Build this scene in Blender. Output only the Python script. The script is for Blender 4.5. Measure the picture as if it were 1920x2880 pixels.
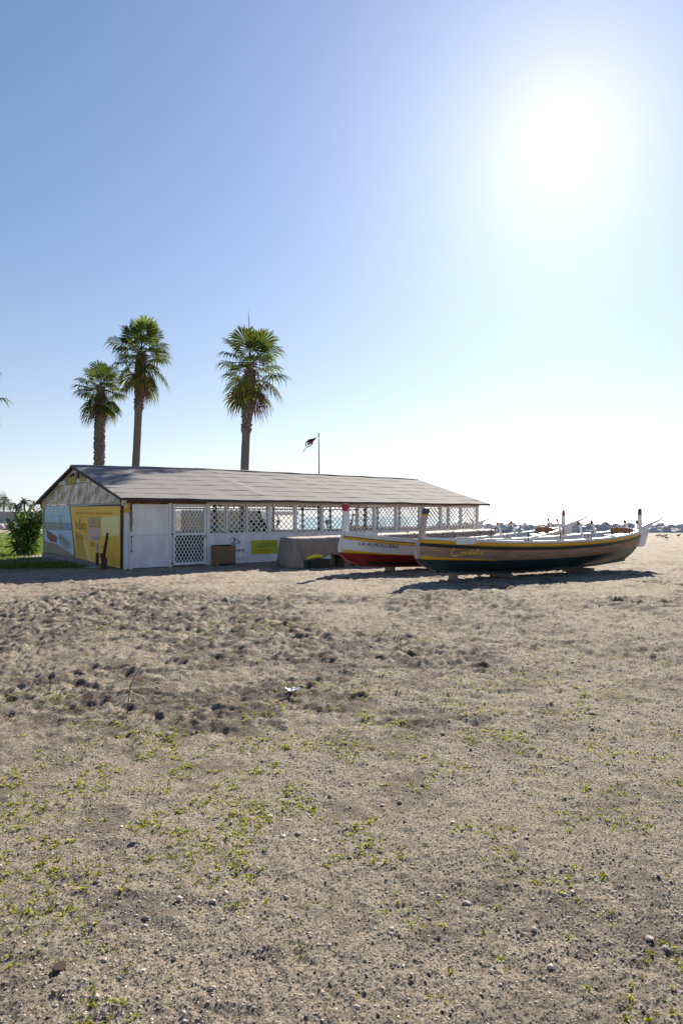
import bpy, bmesh, math, random
import numpy as np
from mathutils import Vector, Matrix, Euler

for o in list(bpy.data.objects): bpy.data.objects.remove(o)
scene = bpy.context.scene
col = scene.collection
rnd = random.Random(7)
PI = math.pi

# ------------------------------------------------------------------ camera
CAM_H = 1.6
F = 1920.0                 # focal length in photograph pixels (24 mm on a 36 mm tall frame)
CX, HY = 960.0, 1453.0     # principal column, horizon row in the photograph
cd = bpy.data.cameras.new('camera'); cam = bpy.data.objects.new('camera', cd); col.objects.link(cam)
cam.location = (0, 0, CAM_H); cam.rotation_euler = (PI/2, 0, 0)
cd.sensor_fit = 'VERTICAL'; cd.sensor_height = 36; cd.lens = 24
cd.shift_y = (HY-1440)/2880.0
cd.clip_start = 0.05; cd.clip_end = 20000
cd.dof.use_dof = True; cd.dof.focus_distance = 20; cd.dof.aperture_fstop = 7.1
scene.camera = cam
scene.render.resolution_x = 682; scene.render.resolution_y = 1024

# ------------------------------------------------------------------ sky and sun
SUN_AZ = math.atan2(1580-CX, F); SUN_EL = math.radians(28.3)
SUN = Vector((math.cos(SUN_EL)*math.sin(SUN_AZ), math.cos(SUN_EL)*math.cos(SUN_AZ), math.sin(SUN_EL)))
world = bpy.data.worlds.new('World'); scene.world = world; world.use_nodes = True
wn = world.node_tree; wn.nodes.clear()
sky = wn.nodes.new('ShaderNodeTexSky'); sky.sky_type = 'NISHITA'; sky.sun_disc = False
sky.sun_elevation = SUN_EL; sky.sun_rotation = SUN_AZ
sky.altitude = 0; sky.air_density = 1.1; sky.dust_density = 0.20; sky.ozone_density = 6.0
bg = wn.nodes.new('ShaderNodeBackground'); bg.inputs['Strength'].default_value = 0.061
wo = wn.nodes.new('ShaderNodeOutputWorld')
# the narrow bright aureole that hazy air shows round the sun
tcw = wn.nodes.new('ShaderNodeTexCoord'); dt = wn.nodes.new('ShaderNodeVectorMath'); dt.operation = 'DOT_PRODUCT'; dt.inputs[1].default_value = SUN
wn.links.new(tcw.outputs['Generated'], dt.inputs[0])
def wmath(op, a, b=None):
    n = wn.nodes.new('ShaderNodeMath'); n.operation = op; n.use_clamp = False
    for i, v in enumerate((a, b)):
        if v is None: continue
        if isinstance(v, (int, float)): n.inputs[i].default_value = v
        else: wn.links.new(v, n.inputs[i])
    return n.outputs[0]
th = wmath('ARCCOSINE', wmath('MINIMUM', dt.outputs['Value'], .99999))
aur = wmath('ADD', wmath('MULTIPLY', wmath('EXPONENT', wmath('MULTIPLY', th, -1/.07)), 2.2), wmath('MULTIPLY', wmath('EXPONENT', wmath('MULTIPLY', th, -1/.30)), 2.5))
cmb = wn.nodes.new('ShaderNodeCombineColor')
for i, w in enumerate((1.0, .74, .52)): wn.links.new(wmath('MULTIPLY', aur, w), cmb.inputs[i])
addn = wn.nodes.new('ShaderNodeMix'); addn.data_type = 'RGBA'; addn.blend_type = 'ADD'; addn.inputs[0].default_value = 1
tint = wn.nodes.new('ShaderNodeMix'); tint.data_type = 'RGBA'; tint.blend_type = 'MULTIPLY'; tint.inputs[0].default_value = 1; tint.inputs[7].default_value = (.88, 1.0, 1.08, 1)
wn.links.new(sky.outputs[0], tint.inputs[6])
# sea haze: the sky loses its colour evenly towards the whole horizon
sep = wn.nodes.new('ShaderNodeSeparateXYZ'); wn.links.new(tcw.outputs['Generated'], sep.inputs[0])
hz = wmath('MULTIPLY', wmath('EXPONENT', wmath('MULTIPLY', wmath('MAXIMUM', sep.outputs[2], 0.0), -1/.42)), .78)
bw_ = wn.nodes.new('ShaderNodeRGBToBW'); wn.links.new(tint.outputs[2], bw_.inputs[0])
gcol = wn.nodes.new('ShaderNodeCombineColor')
for i, w in enumerate((.99, 1.01, 1.06)): wn.links.new(wmath('MULTIPLY', bw_.outputs[0], w), gcol.inputs[i])
hm = wn.nodes.new('ShaderNodeMix'); hm.data_type = 'RGBA'; wn.links.new(hz, hm.inputs[0]); wn.links.new(tint.outputs[2], hm.inputs[6]); wn.links.new(gcol.outputs[0], hm.inputs[7])
wn.links.new(hm.outputs[2], addn.inputs[6]); wn.links.new(cmb.outputs[0], addn.inputs[7]); wn.links.new(addn.outputs[2], bg.inputs['Color'])
wn.links.new(bg.outputs[0], wo.inputs['Surface'])
sd = bpy.data.lights.new('sun', 'SUN'); sd.energy = 5.0; sd.angle = math.radians(0.5); sd.color = (1, .91, .77)
sun = bpy.data.objects.new('sun', sd); col.objects.link(sun)
sun.rotation_euler = SUN.to_track_quat('Z', 'Y').to_euler(); sun.location = SUN*60
vs = scene.view_settings; vs.view_transform = 'Standard'; vs.look = 'None'; vs.gamma = 1; vs.use_curve_mapping = False
vs.exposure = 1.15
scene.render.engine = 'CYCLES'

# ------------------------------------------------------------------ materials
def nd(nt, t, **kw):
    n = nt.nodes.new(t)
    for k, v in kw.items():
        if k in n.inputs: n.inputs[k].default_value = v
        else: setattr(n, k, v)
    return n
def mat(name, c, rough=.7, c2=None, scale=8, detail=6, bump=0, bscale=60, spec=.4, stretch=None, trans=0, alpha=1, rand=0, island=0, metal=0, thr=(.35, .65), bdist=.01):
    m = bpy.data.materials.new(name); m.use_nodes = True; nt = m.node_tree; nt.nodes.clear()
    out = nd(nt, 'ShaderNodeOutputMaterial'); p = nd(nt, 'ShaderNodeBsdfPrincipled')
    p.inputs['Roughness'].default_value = rough; p.inputs['Specular IOR Level'].default_value = spec; p.inputs['Metallic'].default_value = metal
    p.inputs['Base Color'].default_value = (*c, 1)
    tc = nd(nt, 'ShaderNodeTexCoord'); co = tc.outputs['Object']
    if stretch:
        mp = nd(nt, 'ShaderNodeMapping'); mp.inputs['Scale'].default_value = stretch; nt.links.new(co, mp.inputs['Vector']); co = mp.outputs[0]
    cs = None
    if c2:
        n = nd(nt, 'ShaderNodeTexNoise', Scale=scale, Detail=detail, Roughness=.65); nt.links.new(co, n.inputs['Vector'])
        r = nd(nt, 'ShaderNodeMapRange'); r.inputs['From Min'].default_value, r.inputs['From Max'].default_value = thr
        nt.links.new(n.outputs[0], r.inputs['Value'])
        mx = nd(nt, 'ShaderNodeMix', data_type='RGBA'); mx.inputs[6].default_value = (*c, 1); mx.inputs[7].default_value = (*c2, 1)
        nt.links.new(r.outputs[0], mx.inputs[0]); cs = mx.outputs[2]
    if rand or island:
        hs = nd(nt, 'ShaderNodeHueSaturation')
        if island: src = nd(nt, 'ShaderNodeNewGeometry').outputs['Random Per Island']
        else: src = nd(nt, 'ShaderNodeObjectInfo').outputs['Random']
        a = rand or island
        mr = nd(nt, 'ShaderNodeMapRange'); mr.inputs['To Min'].default_value = 1-a; mr.inputs['To Max'].default_value = 1+a
        nt.links.new(src, mr.inputs['Value']); nt.links.new(mr.outputs[0], hs.inputs['Value'])
        if cs: nt.links.new(cs, hs.inputs['Color'])
        else: hs.inputs['Color'].default_value = (*c, 1)
        cs = hs.outputs[0]
    if cs: nt.links.new(cs, p.inputs['Base Color'])
    if bump:
        bn = nd(nt, 'ShaderNodeTexNoise', Scale=bscale, Detail=5, Roughness=.6); nt.links.new(co, bn.inputs['Vector'])
        b = nd(nt, 'ShaderNodeBump', Strength=bump, Distance=bdist); nt.links.new(bn.outputs[0], b.inputs['Height']); nt.links.new(b.outputs[0], p.inputs['Normal'])
    sh = p.outputs[0]
    if trans:
        t = nd(nt, 'ShaderNodeBsdfTranslucent'); t.inputs['Color'].default_value = (*[min(1, v*1.6) for v in c], 1)
        if cs:
            g = nd(nt, 'ShaderNodeMix', data_type='RGBA', blend_type='MULTIPLY'); g.inputs[0].default_value = 1
            nt.links.new(cs, g.inputs[6]); g.inputs[7].default_value = (1.9, 1.7, .9, 1) if c[1] > c[0] else (1.6, 1.6, 1.6, 1)
            nt.links.new(g.outputs[2], t.inputs['Color'])
        ms = nd(nt, 'ShaderNodeMixShader'); ms.inputs[0].default_value = trans
        nt.links.new(sh, ms.inputs[1]); nt.links.new(t.outputs[0], ms.inputs[2]); sh = ms.outputs[0]
    if alpha < 1:
        t = nd(nt, 'ShaderNodeBsdfTransparent'); ms = nd(nt, 'ShaderNodeMixShader'); ms.inputs[0].default_value = alpha
        nt.links.new(t.outputs[0], ms.inputs[1]); nt.links.new(sh, ms.inputs[2]); sh = ms.outputs[0]
    nt.links.new(sh, out.inputs['Surface'])
    return m

M = {}
M['white'] = mat('white_paint', (.82, .80, .78), .55, (.72, .70, .68), 3, bump=.15, bscale=40)
M['wall'] = mat('white_wall_board', (.88, .865, .85), .6, (.70, .675, .65), 2.6, bump=.1, bscale=25, stretch=(1, 1, .35))
M['cream'] = mat('weathered_cream_timber', (.62, .56, .47), .7, (.46, .40, .33), 5, bump=.3, bscale=40, stretch=(.3, 2, 2))
M['lattice'] = mat('white_lattice_paint', (.84, .82, .79), .6, (.70, .67, .63), 7, rand=.08)
M['felt'] = mat('mineral_roofing_felt', (.262, .252, .247), .95, (.188, .181, .178), 14, 8, bump=.5, bscale=160, rand=.012, spec=.2, bdist=.006)
M['fascia'] = mat('dark_fascia', (.035, .033, .035), .8, (.07, .065, .06), 9, bump=.2)
M['deckboard'] = mat('brown_roof_board', (.16, .11, .075), .85, (.10, .07, .05), 6, stretch=(.3, 3, 3), bump=.3)
M['darkboard'] = mat('dark_board', (.03, .032, .036), .7, (.05, .05, .052), 5)
M['concrete'] = mat('grey_concrete', (.28, .26, .24), .9, (.2, .19, .175), 6, bump=.4, bscale=60)
M['plastic'] = mat('crinkled_clear_plastic', (.44, .35, .30), .2, (.72, .55, .46), 1.7, 3, alpha=.86, spec=.7, stretch=(1, 1, .4))
M['curtain'] = mat('translucent_curtain', (.36, .38, .37), .5, (.26, .28, .27), 3, trans=.13, alpha=.75)
M['screen'] = mat('pink_white_screen', (.80, .74, .71), .6, trans=.75)
M['yellow'] = mat('banner_yellow', (.96, .55, .035), .45, (.92, .48, .03), 1.2)
M['paleyellow'] = mat('banner_pale_yellow', (.92, .74, .27), .45, (.90, .76, .34), 2)
M['orange'] = mat('banner_orange', (.60, .33, .04), .45, (.66, .40, .04), 1.5)
M['ochre'] = mat('banner_ochre_print', (.42, .25, .03), .5)
M['brownprint'] = mat('banner_brown_print', (.22, .10, .04), .5)
M['tanprint'] = mat('banner_tan_print', (.60, .40, .20), .5, (.50, .30, .14), 6)
M['pinkprint'] = mat('banner_pink_print', (.66, .52, .46), .5, (.55, .40, .36), 20)
M['skyprint'] = mat('banner_sky_print', (.42, .58, .72), .45, (.48, .63, .76), 1.5)
M['seaprint'] = mat('banner_sea_print', (.13, .30, .46), .45, (.18, .36, .50), 5, stretch=(1, .5, 5))
M['sandprint'] = mat('banner_sand_print', (.36, .30, .22), .5, (.26, .21, .15), 9)
M['pierprint'] = mat('banner_pier_print', (.52, .42, .30), .5, (.25, .2, .16), 12)
M['redprint'] = mat('banner_red_print', (.35, .05, .05), .5, (.2, .05, .05), 6)
M['greyprint'] = mat('banner_grey_print', (.34, .30, .26), .5, (.2, .18, .16), 8)
M['black'] = mat('black_paint', (.012, .012, .013), .5)
M['letter'] = mat('yellow_letters', (.70, .55, .12), .5, (.5, .36, .08), 9)
M['ymustard'] = mat('alarm_sign_yellow', (.65, .38, .03), .4)
M['ygreen'] = mat('sign_yellow_green', (.52, .50, .03), .45, (.44, .40, .02), 2)
M['gtext'] = mat('sign_green_text', (.10, .22, .10), .5)
M['ink'] = mat('wall_ink', (.03, .035, .05), .6)
M['paleink'] = mat('faded_wall_ink', (.38, .42, .46), .6)
M['crate'] = mat('brown_wood_crate', (.29, .18, .09), .6, (.20, .12, .06), 4, stretch=(.4, 4, 8), bump=.3)
M['tarp'] = mat('beige_tarpaulin', (.29, .245, .205), .75, (.235, .195, .165), 2.5, bump=.6, bscale=7, bdist=.05)
M['strap'] = mat('grey_strap', (.16, .14, .13), .8)
M['boatwhite'] = mat('boat_white_paint', (.76, .75, .74), .45, (.66, .65, .64), 2.5, bump=.15, bscale=14)
M['nameyellow'] = mat('name_lettering_yellow', (.90, .62, .10), .5)
M['boatyellow'] = mat('boat_yellow_paint', (.78, .42, .02), .45, (.66, .34, .02), 4, bump=.1, bscale=20)
M['boatred'] = mat('boat_red_paint', (.27, .018, .022), .5, (.19, .012, .016), 3)
M['boatred2'] = mat('boat_red_tip', (.42, .03, .045), .5, (.34, .03, .04), 9)
M['boatpink'] = mat('boat_faded_red', (.55, .17, .16), .55, (.45, .12, .12), 9)
M['boatblack'] = mat('boat_black_paint', (.015, .016, .017), .5, (.03, .03, .03), 5)
M['boatdark'] = mat('boat_bottom_dark_green', (.012, .028, .034), .45, (.022, .05, .058), 1.6, bump=.15, bscale=12)
M['boatblue'] = mat('boat_tip_slate_blue', (.03, .06, .085), .5, (.05, .08, .1), 9)
M['grey_tip'] = mat('boat_tip_dark_grey', (.07, .075, .08), .5)
M['weathered'] = mat('weathered_hull_wood', (.24, .13, .075), .75, (.38, .26, .19), 3.2, 8, bump=.5, bscale=30, stretch=(.5, 1, 6), rand=.12, bdist=.006)
M['stemwood'] = mat('weathered_stem_wood', (.40, .30, .25), .75, (.52, .43, .37), 6, 7, bump=.5, bscale=30, stretch=(4, 4, .6), bdist=.006)
M['wicker'] = mat('brown_wood_backrest', (.36, .165, .06), .6, (.24, .10, .035), 6, stretch=(3, 3, 1), bump=.3)
M['steel'] = mat('dark_metal', (.08, .08, .085), .45, metal=.6)
M['green'] = mat('green_net', (.02, .10, .055), .8, (.03, .14, .08), 20, bump=.6, bscale=90)
M['brightyellow'] = mat('yellow_bag', (.80, .68, .06), .5)
M['block'] = mat('pale_timber_block', (.26, .21, .155), .85, (.18, .145, .105), 6, bump=.4)
M['driftwood'] = mat('dark_driftwood', (.055, .032, .024), .85, (.10, .06, .045), 8, bump=.6, bscale=25, stretch=(3, 3, 1))
M['carved'] = mat('painted_carving', (.62, .50, .44), .6, (.30, .12, .10), 9)
M['stone'] = mat('beach_rock', (.70, .64, .58), .9, (.48, .44, .40), 1.8, 8, bump=.7, bscale=6, rand=.25, bdist=.08)
M['trunk'] = mat('palm_trunk', (.24, .20, .17), .95, (.14, .115, .10), 5, bump=.8, bscale=9, stretch=(1, 1, 3), bdist=.05)
M['boot'] = mat('palm_leaf_bases', (.27, .215, .175), .9, (.14, .11, .09), 6, island=.3)
M['palm'] = mat('palm_leaf_green', (.055, .085, .026), .8, (.09, .12, .035), 1.2, trans=.4, rand=.3, spec=0, )
M['palmy'] = mat('palm_leaf_yellowing', (.12, .15, .03), .5, (.18, .15, .04), 1.5, trans=.3, rand=.25, spec=0)
M['palmdead'] = mat('palm_leaf_dead', (.20, .11, .065), .8, (.13, .075, .05), 2, trans=.07, rand=.25, spec=0)
M['farpalm'] = mat('far_palm_leaf', (.045, .065, .05), .7, trans=.2)
M['fartree'] = mat('far_tree_leaf', (.09, .115, .09), .7, trans=.2, island=.3)
M['leaf'] = mat('bush_leaf', (.045, .10, .018), .4, (.07, .14, .025), 5, trans=.35, rand=.35, spec=.6)
M['twig'] = mat('bush_stem', (.10, .08, .055), .9)
M['grass'] = mat('grass_blades', (.10, .155, .018), .6, trans=.5, island=.35)
M['sprout'] = mat('beach_sprouts', (.25, .28, .022), .6, trans=.42, island=.35)
M['pebble'] = mat('beach_pebbles', (.46, .39, .32), .8, (.33, .28, .235), 30, island=.75)
M['farwall'] = mat('pale_far_wall', (.46, .42, .38), .9, (.40, .36, .33), .4)
M['fargreen'] = mat('green_far_paint', (.05, .18, .12), .7)
M['paper'] = mat('white_paper', (.8, .79, .76), .7)
M['cloth'] = mat('dark_clothes', (.014, .014, .018), .85)
M['cloth2'] = mat('dark_trousers', (.02, .02, .022), .85)
M['skin'] = mat('skin', (.32, .19, .14), .55)
M['flag'] = mat('maroon_flag_cloth', (.045, .02, .025), .85, trans=.25)
M['flagprint'] = mat('flag_pale_print', (.42, .27, .22), .85, (.25, .12, .1), 9, trans=.35)
M['pole'] = mat('dark_pole', (.07, .075, .08), .5)
M['bird'] = mat('grey_bird_feathers', (.25, .24, .24), .8, (.5, .48, .46), 9)
M['machine'] = mat('black_machine', (.02, .02, .022), .5)

# ------------------------------------------------------------------ mesh helpers
class MB:
    def __init__(s): s.v = []; s.f = []
    def add(s, vs, fs):
        n = len(s.v); s.v += [tuple(v) for v in vs]; s.f += [tuple(i+n for i in f) for f in fs]; return s
    def box(s, x0, x1, y0, y1, z0, z1, mtx=None):
        vs = [Vector((x, y, z)) for z in (z0, z1) for y in (y0, y1) for x in (x0, x1)]
        if mtx is not None: vs = [mtx @ v for v in vs]
        return s.add(vs, [(0, 2, 3, 1), (4, 5, 7, 6), (0, 1, 5, 4), (2, 6, 7, 3), (0, 4, 6, 2), (1, 3, 7, 5)])
    def bar(s, a, b, w, h, up=(0, 0, 1)):
        a = Vector(a); b = Vector(b); d = (b-a); L = d.length; d.normalize()
        u = Vector(up); sd_ = d.cross(u)
        if sd_.length < 1e-4: sd_ = d.cross(Vector((1, 0, 0)))
        sd_.normalize(); u = sd_.cross(d)
        vs = []
        for p in (a, b):
            for (i, j) in ((-1, -1), (1, -1), (1, 1), (-1, 1)): vs.append(p+sd_*w/2*i+u*h/2*j)
        return s.add(vs, [(0, 3, 2, 1), (4, 5, 6, 7), (0, 1, 5, 4), (1, 2, 6, 5), (2, 3, 7, 6), (3, 0, 4, 7)])
    def tube(s, pts, rad, n=8, cap=True, flat=1.0):
        pts = [Vector(p) for p in pts]; N = len(pts)
        if not hasattr(rad, '__len__'): rad = [rad]*N
        vs = []; ref = None
        for i, p in enumerate(pts):
            d = (pts[min(i+1, N-1)]-pts[max(i-1, 0)]).normalized()
            if ref is None: ref = Vector((1, 0, 0)) if abs(d.x) < .8 else Vector((0, 1, 0))
            a = (ref-d*ref.dot(d)).normalized(); b = d.cross(a); ref = a
            for k in range(n):
                t = 2*PI*k/n; vs.append(p+a*math.cos(t)*rad[i]+b*math.sin(t)*rad[i]*flat)
        fs = [(i*n+k, i*n+(k+1) % n, (i+1)*n+(k+1) % n, (i+1)*n+k) for i in range(N-1) for k in range(n)]
        if cap: fs += [tuple(range(n))[::-1], tuple((N-1)*n+k for k in range(n))]
        return s.add(vs, fs)
    def grid(s, P, thick=0):
        R = len(P); C = len(P[0]); vs = [p for r in P for p in r]
        s.add(vs, [(i*C+j, i*C+j+1, (i+1)*C+j+1, (i+1)*C+j) for i in range(R-1) for j in range(C-1)]); return s
    def prism(s, poly, d):
        n = len(poly); d = Vector(d); vs = [Vector(p) for p in poly]; vs += [v+d for v in vs]
        return s.add(vs, [tuple(range(n))[::-1], tuple(range(n, 2*n))]+[(i, (i+1) % n, (i+1) % n+n, i+n) for i in range(n)])
    def build(s, name, m, parent=None, smooth=False, solid=0, bevel=0):
        me = bpy.data.meshes.new(name); me.from_pydata(s.v, [], s.f); me.update()
        return mo(name, me, m, parent, smooth, solid, bevel)
def mo(name, me, m, parent=None, smooth=False, solid=0, bevel=0):
    if m is not None and len(me.materials) == 0: me.materials.append(M[m] if isinstance(m, str) else m)
    if smooth:
        me.polygons.foreach_set('use_smooth', [True]*len(me.polygons)); me.update()
    o = bpy.data.objects.new(name, me); col.objects.link(o); o.parent = parent
    if solid: md = o.modifiers.new('thickness', 'SOLIDIFY'); md.thickness = solid; md.offset = 0
    if bevel: md = o.modifiers.new('bevel', 'BEVEL'); md.width = bevel; md.segments = 2; md.limit_method = 'ANGLE'
    return o
def tag(o, label, cat, group=None):
    o['label'] = label; o['category'] = cat
    if group: o['group'] = group
    return o
def thing(name, label, cat, loc=(0, 0, 0), rz=0, group=None):
    o = bpy.data.objects.new(name, None); col.objects.link(o); o.empty_display_size = .1
    o.location = loc; o.rotation_euler = (0, 0, rz); return tag(o, label, cat, group)
def copy_tree(o, parent=None):
    c = o.copy(); col.objects.link(c); c.parent = parent
    for ch in o.children: copy_tree(ch, c)
    return c
def ray(px, py): return Vector(((px-CX)/F, 1, (HY-py)/F))
def at(px, py, D): return Vector((0, 0, CAM_H))+ray(px, py)*D
def npmesh(name, V, faces, m, kind=None, parent=None):
    """V (n,3); faces (k, 3 or 4) int array"""
    me = bpy.data.meshes.new(name); me.vertices.add(len(V)); me.vertices.foreach_set('co', np.asarray(V, np.float32).ravel())
    k = faces.shape[1]; n = len(faces); me.loops.add(n*k); me.loops.foreach_set('vertex_index', faces.astype(np.int32).ravel())
    me.polygons.add(n); me.polygons.foreach_set('loop_start', np.arange(0, n*k, k, dtype=np.int32))
    try: me.polygons.foreach_set('loop_total', np.full(n, k, np.int32))
    except Exception: pass
    me.update(calc_edges=True)
    o = mo(name, me, m, parent)
    if kind: o['kind'] = kind
    return o
def text_mesh(txt, size=1.0, extrude=0.0):
    cu = bpy.data.curves.new('text', 'FONT'); cu.body = txt; cu.size = size; cu.extrude = extrude; cu.resolution_u = 3
    ob = bpy.data.objects.new('text', cu); col.objects.link(ob)
    dg = bpy.context.evaluated_depsgraph_get(); me = bpy.data.meshes.new_from_object(ob.evaluated_get(dg))
    bpy.data.objects.remove(ob); bpy.data.curves.remove(cu); me.materials.clear(); return me
def fit_text(txt, fn, extr=0.0):
    """text scaled to the unit square, each vertex mapped through fn(a, b, depth)"""
    me = text_mesh(txt, 1, extr); xs = [v.co.x for v in me.vertices]; ys = [v.co.y for v in me.vertices]
    x0, x1, y0, y1 = min(xs), max(xs), min(ys), max(ys)
    for v in me.vertices: v.co = fn((v.co.x-x0)/(x1-x0), (v.co.y-y0)/(y1-y0), v.co.z)
    return me
def catmull(pts, n=6):
    pts = [Vector(p) for p in pts]; out = []
    P = [pts[0]*2-pts[1]]+pts+[pts[-1]*2-pts[-2]]
    for i in range(1, len(P)-2):
        for k in range(n):
            t = k/n; a, b, c, d = P[i-1], P[i], P[i+1], P[i+2]
            out.append(.5*((2*b)+(c-a)*t+(2*a-5*b+4*c-d)*t*t+(3*b-a-3*c+d)*t**3))
    return out+[pts[-1]]
# numpy value noise
def _h(ix, iy, seed):
    n = (ix.astype(np.int64)*374761393+iy.astype(np.int64)*668265263+seed*974711) & 0x7fffffff
    n = ((n ^ (n >> 13))*1274126177) & 0x7fffffff
    return ((n ^ (n >> 16)) & 0xffff)/65535.0
def vn(x, y, seed=0):
    ix = np.floor(x); iy = np.floor(y); fx = x-ix; fy = y-iy; ix = ix.astype(np.int64); iy = iy.astype(np.int64)
    ux = fx*fx*(3-2*fx); uy = fy*fy*(3-2*fy)
    a = _h(ix, iy, seed); b = _h(ix+1, iy, seed); c = _h(ix, iy+1, seed); d = _h(ix+1, iy+1, seed)
    return (a+(b-a)*ux)*(1-uy)+(c+(d-c)*ux)*uy-.5
def fbm(x, y, sc, octv, seed=0, gain=.5):
    r = 0; a = 1; f = 1/sc
    for i in range(octv):
        r = r+a*vn(x*f+i*17.3, y*f-i*9.1, seed+i); a *= gain; f *= 2.03
    return r
def sst(a, b, x): t = np.clip((x-a)/(b-a), 0, 1); return t*t*(3-2*t)

# ------------------------------------------------------------------ building frame (shed local axes: x along the facade, y to the back)
BO = Vector((-6.6, 20.6, 0)); BA = math.atan2(.623, .782)
BU = Vector((math.cos(BA), math.sin(BA), 0)); BV = Vector((-math.sin(BA), math.cos(BA), 0))
C0 = Vector((0, 0, CAM_H))
def fac(px, py, y=0.0):
    r = ray(px, py); t = ((BO+BV*y-C0).dot(BV))/r.dot(BV); p = C0+r*t; return (p-BO).dot(BU), p.z
def gab(px, py, x=0.0):
    r = ray(px, py); t = ((BO+BU*x-C0).dot(BU))/r.dot(BU); p = C0+r*t; return (p-BO).dot(BV), p.z
BL, BW, RY = 16.3, 8.5, 4.3           # length, depth, ridge line
def shed(x, y, z=0): return BO+BU*x+BV*y+Vector((0, 0, z))

# ------------------------------------------------------------------ ground height field
def blob(x, y, cx, cy, rx, ry): return np.exp(-(((x-cx)/rx)**2+((y-cy)/ry)**2))
def churn(x, y):
    m = .36+.9*blob(x, y, -3.2, 10.5, 2.6, 2.6)+.6*blob(x, y, -1.4, 6.0, 2.8, .8)+.75*blob(x, y, .1, 8.3, 1.6, 1.2)+.35*blob(x, y, 2.6, 8.2, 1.6, .8)
    m += .5*blob(x, y, -6, 12, 4, 3)+.35*blob(x, y, 3, 13, 5, 1.6)+.25*blob(x, y, 9, 15, 5, 3)
    return np.clip(m*(1+1.6*fbm(x, y, 1.3, 3, 5)), .05, 1.25)
drng = np.random.default_rng(3)
def make_dents():
    n = 9000
    y = 3.4+19*drng.random(n)**1.15; x = (drng.random(n)-.5)*1.35*(y+2)
    keep = drng.random(n) < np.clip(churn(x, y)-.12, 0, 1.3)*.8*sst(3.6, 5.2, y+.6*x/(y+1))
    x, y = x[keep], y[keep]; k = len(x)
    return x, y, drng.random(k)*PI, .035+.075*drng.random(k)**2, .25+.35*drng.random(k), (.004+.0125*drng.random(k)**2)*np.clip(.35+churn(x, y), .4, 1.4)
def land(x, y):
    """0 on the beach, 1 under the sea; land goes on to the left of the shed"""
    sh = 78+3*np.sin(x*.05)+np.clip(-(x+22), 0, 400)*9
    return sst(-14, 3, y-sh)
def calm(x, y):
    """less relief near the shed and boats, where things stand"""
    X = (x-BO.x)*BU.x+(y-BO.y)*BU.y; Y = (x-BO.x)*BV.x+(y-BO.y)*BV.y
    near = sst(-2.2, -.6, Y)*sst(-1.5, 0, X)
    return 1-.85*np.clip(near, 0, 1)
def base_h(x, y):
    c = churn(x, y)*(.35+.65*sst(3.4, 5.4, y)); far = sst(20, 42, y); amp = 1+.55*sst(8, 13, y)
    wx = x+.10*fbm(x, y, .25, 2, 51); wy = y+.10*fbm(x, y, .25, 2, 55)
    h = .05*fbm(x, y, 3.2, 3, 11)*(1-.6*far)
    h += amp*c*.038*fbm(wx, wy, .22, 4, 21, .6)*(1-.5*far)
    rid = np.abs(vn(wx*4.1, wy*6.3, 40)); h += amp*c*.024*(.25-rid)
    h += amp*(.35+c)*.030*fbm(wx, wy, .105, 3, 73, .6)*sst(4.5, 7, y)*(1-far)
    lump = np.clip(fbm(wx, wy, .16, 3, 45, .6)-.12, 0, 1); h += np.clip(c-.35, 0, 1)*.014*lump
    h += .027*fbm(wx, wy, .085, 4, 31, .7)*(1-far)*(.42+.6*sst(4, 8, y))
    grav = .35+.65*sst(-.25, .25, fbm(x, y, 1.1, 3, 47)+.1)
    h += .006*np.abs(fbm(x, y, .024, 2, 37, .7))*(1-sst(6, 11, y))*grav*1.6
    return h*calm(x, y)-1.4*land(x, y)
# one sheet; rows and columns are finer close to where the photograph was taken
ys = [-40, -20, -10, -5, -2, -.5]
yy = .3
while yy < 520: ys.append(yy); yy += max(.011, .0057*yy)
ys += [700, 1200]; ys = np.array(ys)
ks = list(np.arange(-.62, .6201, .00235)); e = .62; st = .0035
while e < 45:
    e += st; st *= 1.12; ks = [-e]+ks+[e]
ks = np.array(ks)
W = np.where(ys > 0, ys+1.3, 1.3)
X = W[:, None]*ks[None, :]; Y = np.repeat(ys[:, None], len(ks), 1)
Zg = base_h(X, Y)
# footprints and scuffs pressed into the sand
dx, dy, da, ds, dq, dd = make_dents()
for i in range(len(dx)):
    r = ds[i]*2.6
    r0, r1 = np.searchsorted(ys, (dy[i]-r, dy[i]+r))
    if r1 <= r0: continue
    wy = dy[i]+1.3; c0, c1 = np.searchsorted(ks, ((dx[i]-r)/wy, (dx[i]+r)/wy))
    if c1 <= c0: continue
    xs_ = X[r0:r1, c0:c1]-dx[i]; ys_ = Y[r0:r1, c0:c1]-dy[i]
    a, b = xs_*math.cos(da[i])+ys_*math.sin(da[i]), -xs_*math.sin(da[i])+ys_*math.cos(da[i])
    q = np.sqrt((a/ds[i])**2+(b/(ds[i]*dq[i]))**2)
    Zg[r0:r1, c0:c1] += dd[i]*calm(X[r0:r1, c0:c1], Y[r0:r1, c0:c1])*(-1.0*np.exp(-q**4)+.55*np.exp(-((q-1.35)/.33)**2))
def gh(x, y):
    """height of the ground at a point, from the finished sheet"""
    j = int(np.clip(np.searchsorted(ys, y), 1, len(ys)-1)); w = max(y, 0)+1.3
    k = int(np.clip(np.searchsorted(ks, x/w), 1, len(ks)-1)); return float(max(Zg[j-1:j+1, k-1:k+1].max(), -1.5))
def ghv(x, y):
    j = np.clip(np.searchsorted(ys, y), 0, len(ys)-1); k = np.clip(np.searchsorted(ks, x/(ys[j]+1.3)), 0, len(ks)-1); return Zg[j, k]
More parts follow.
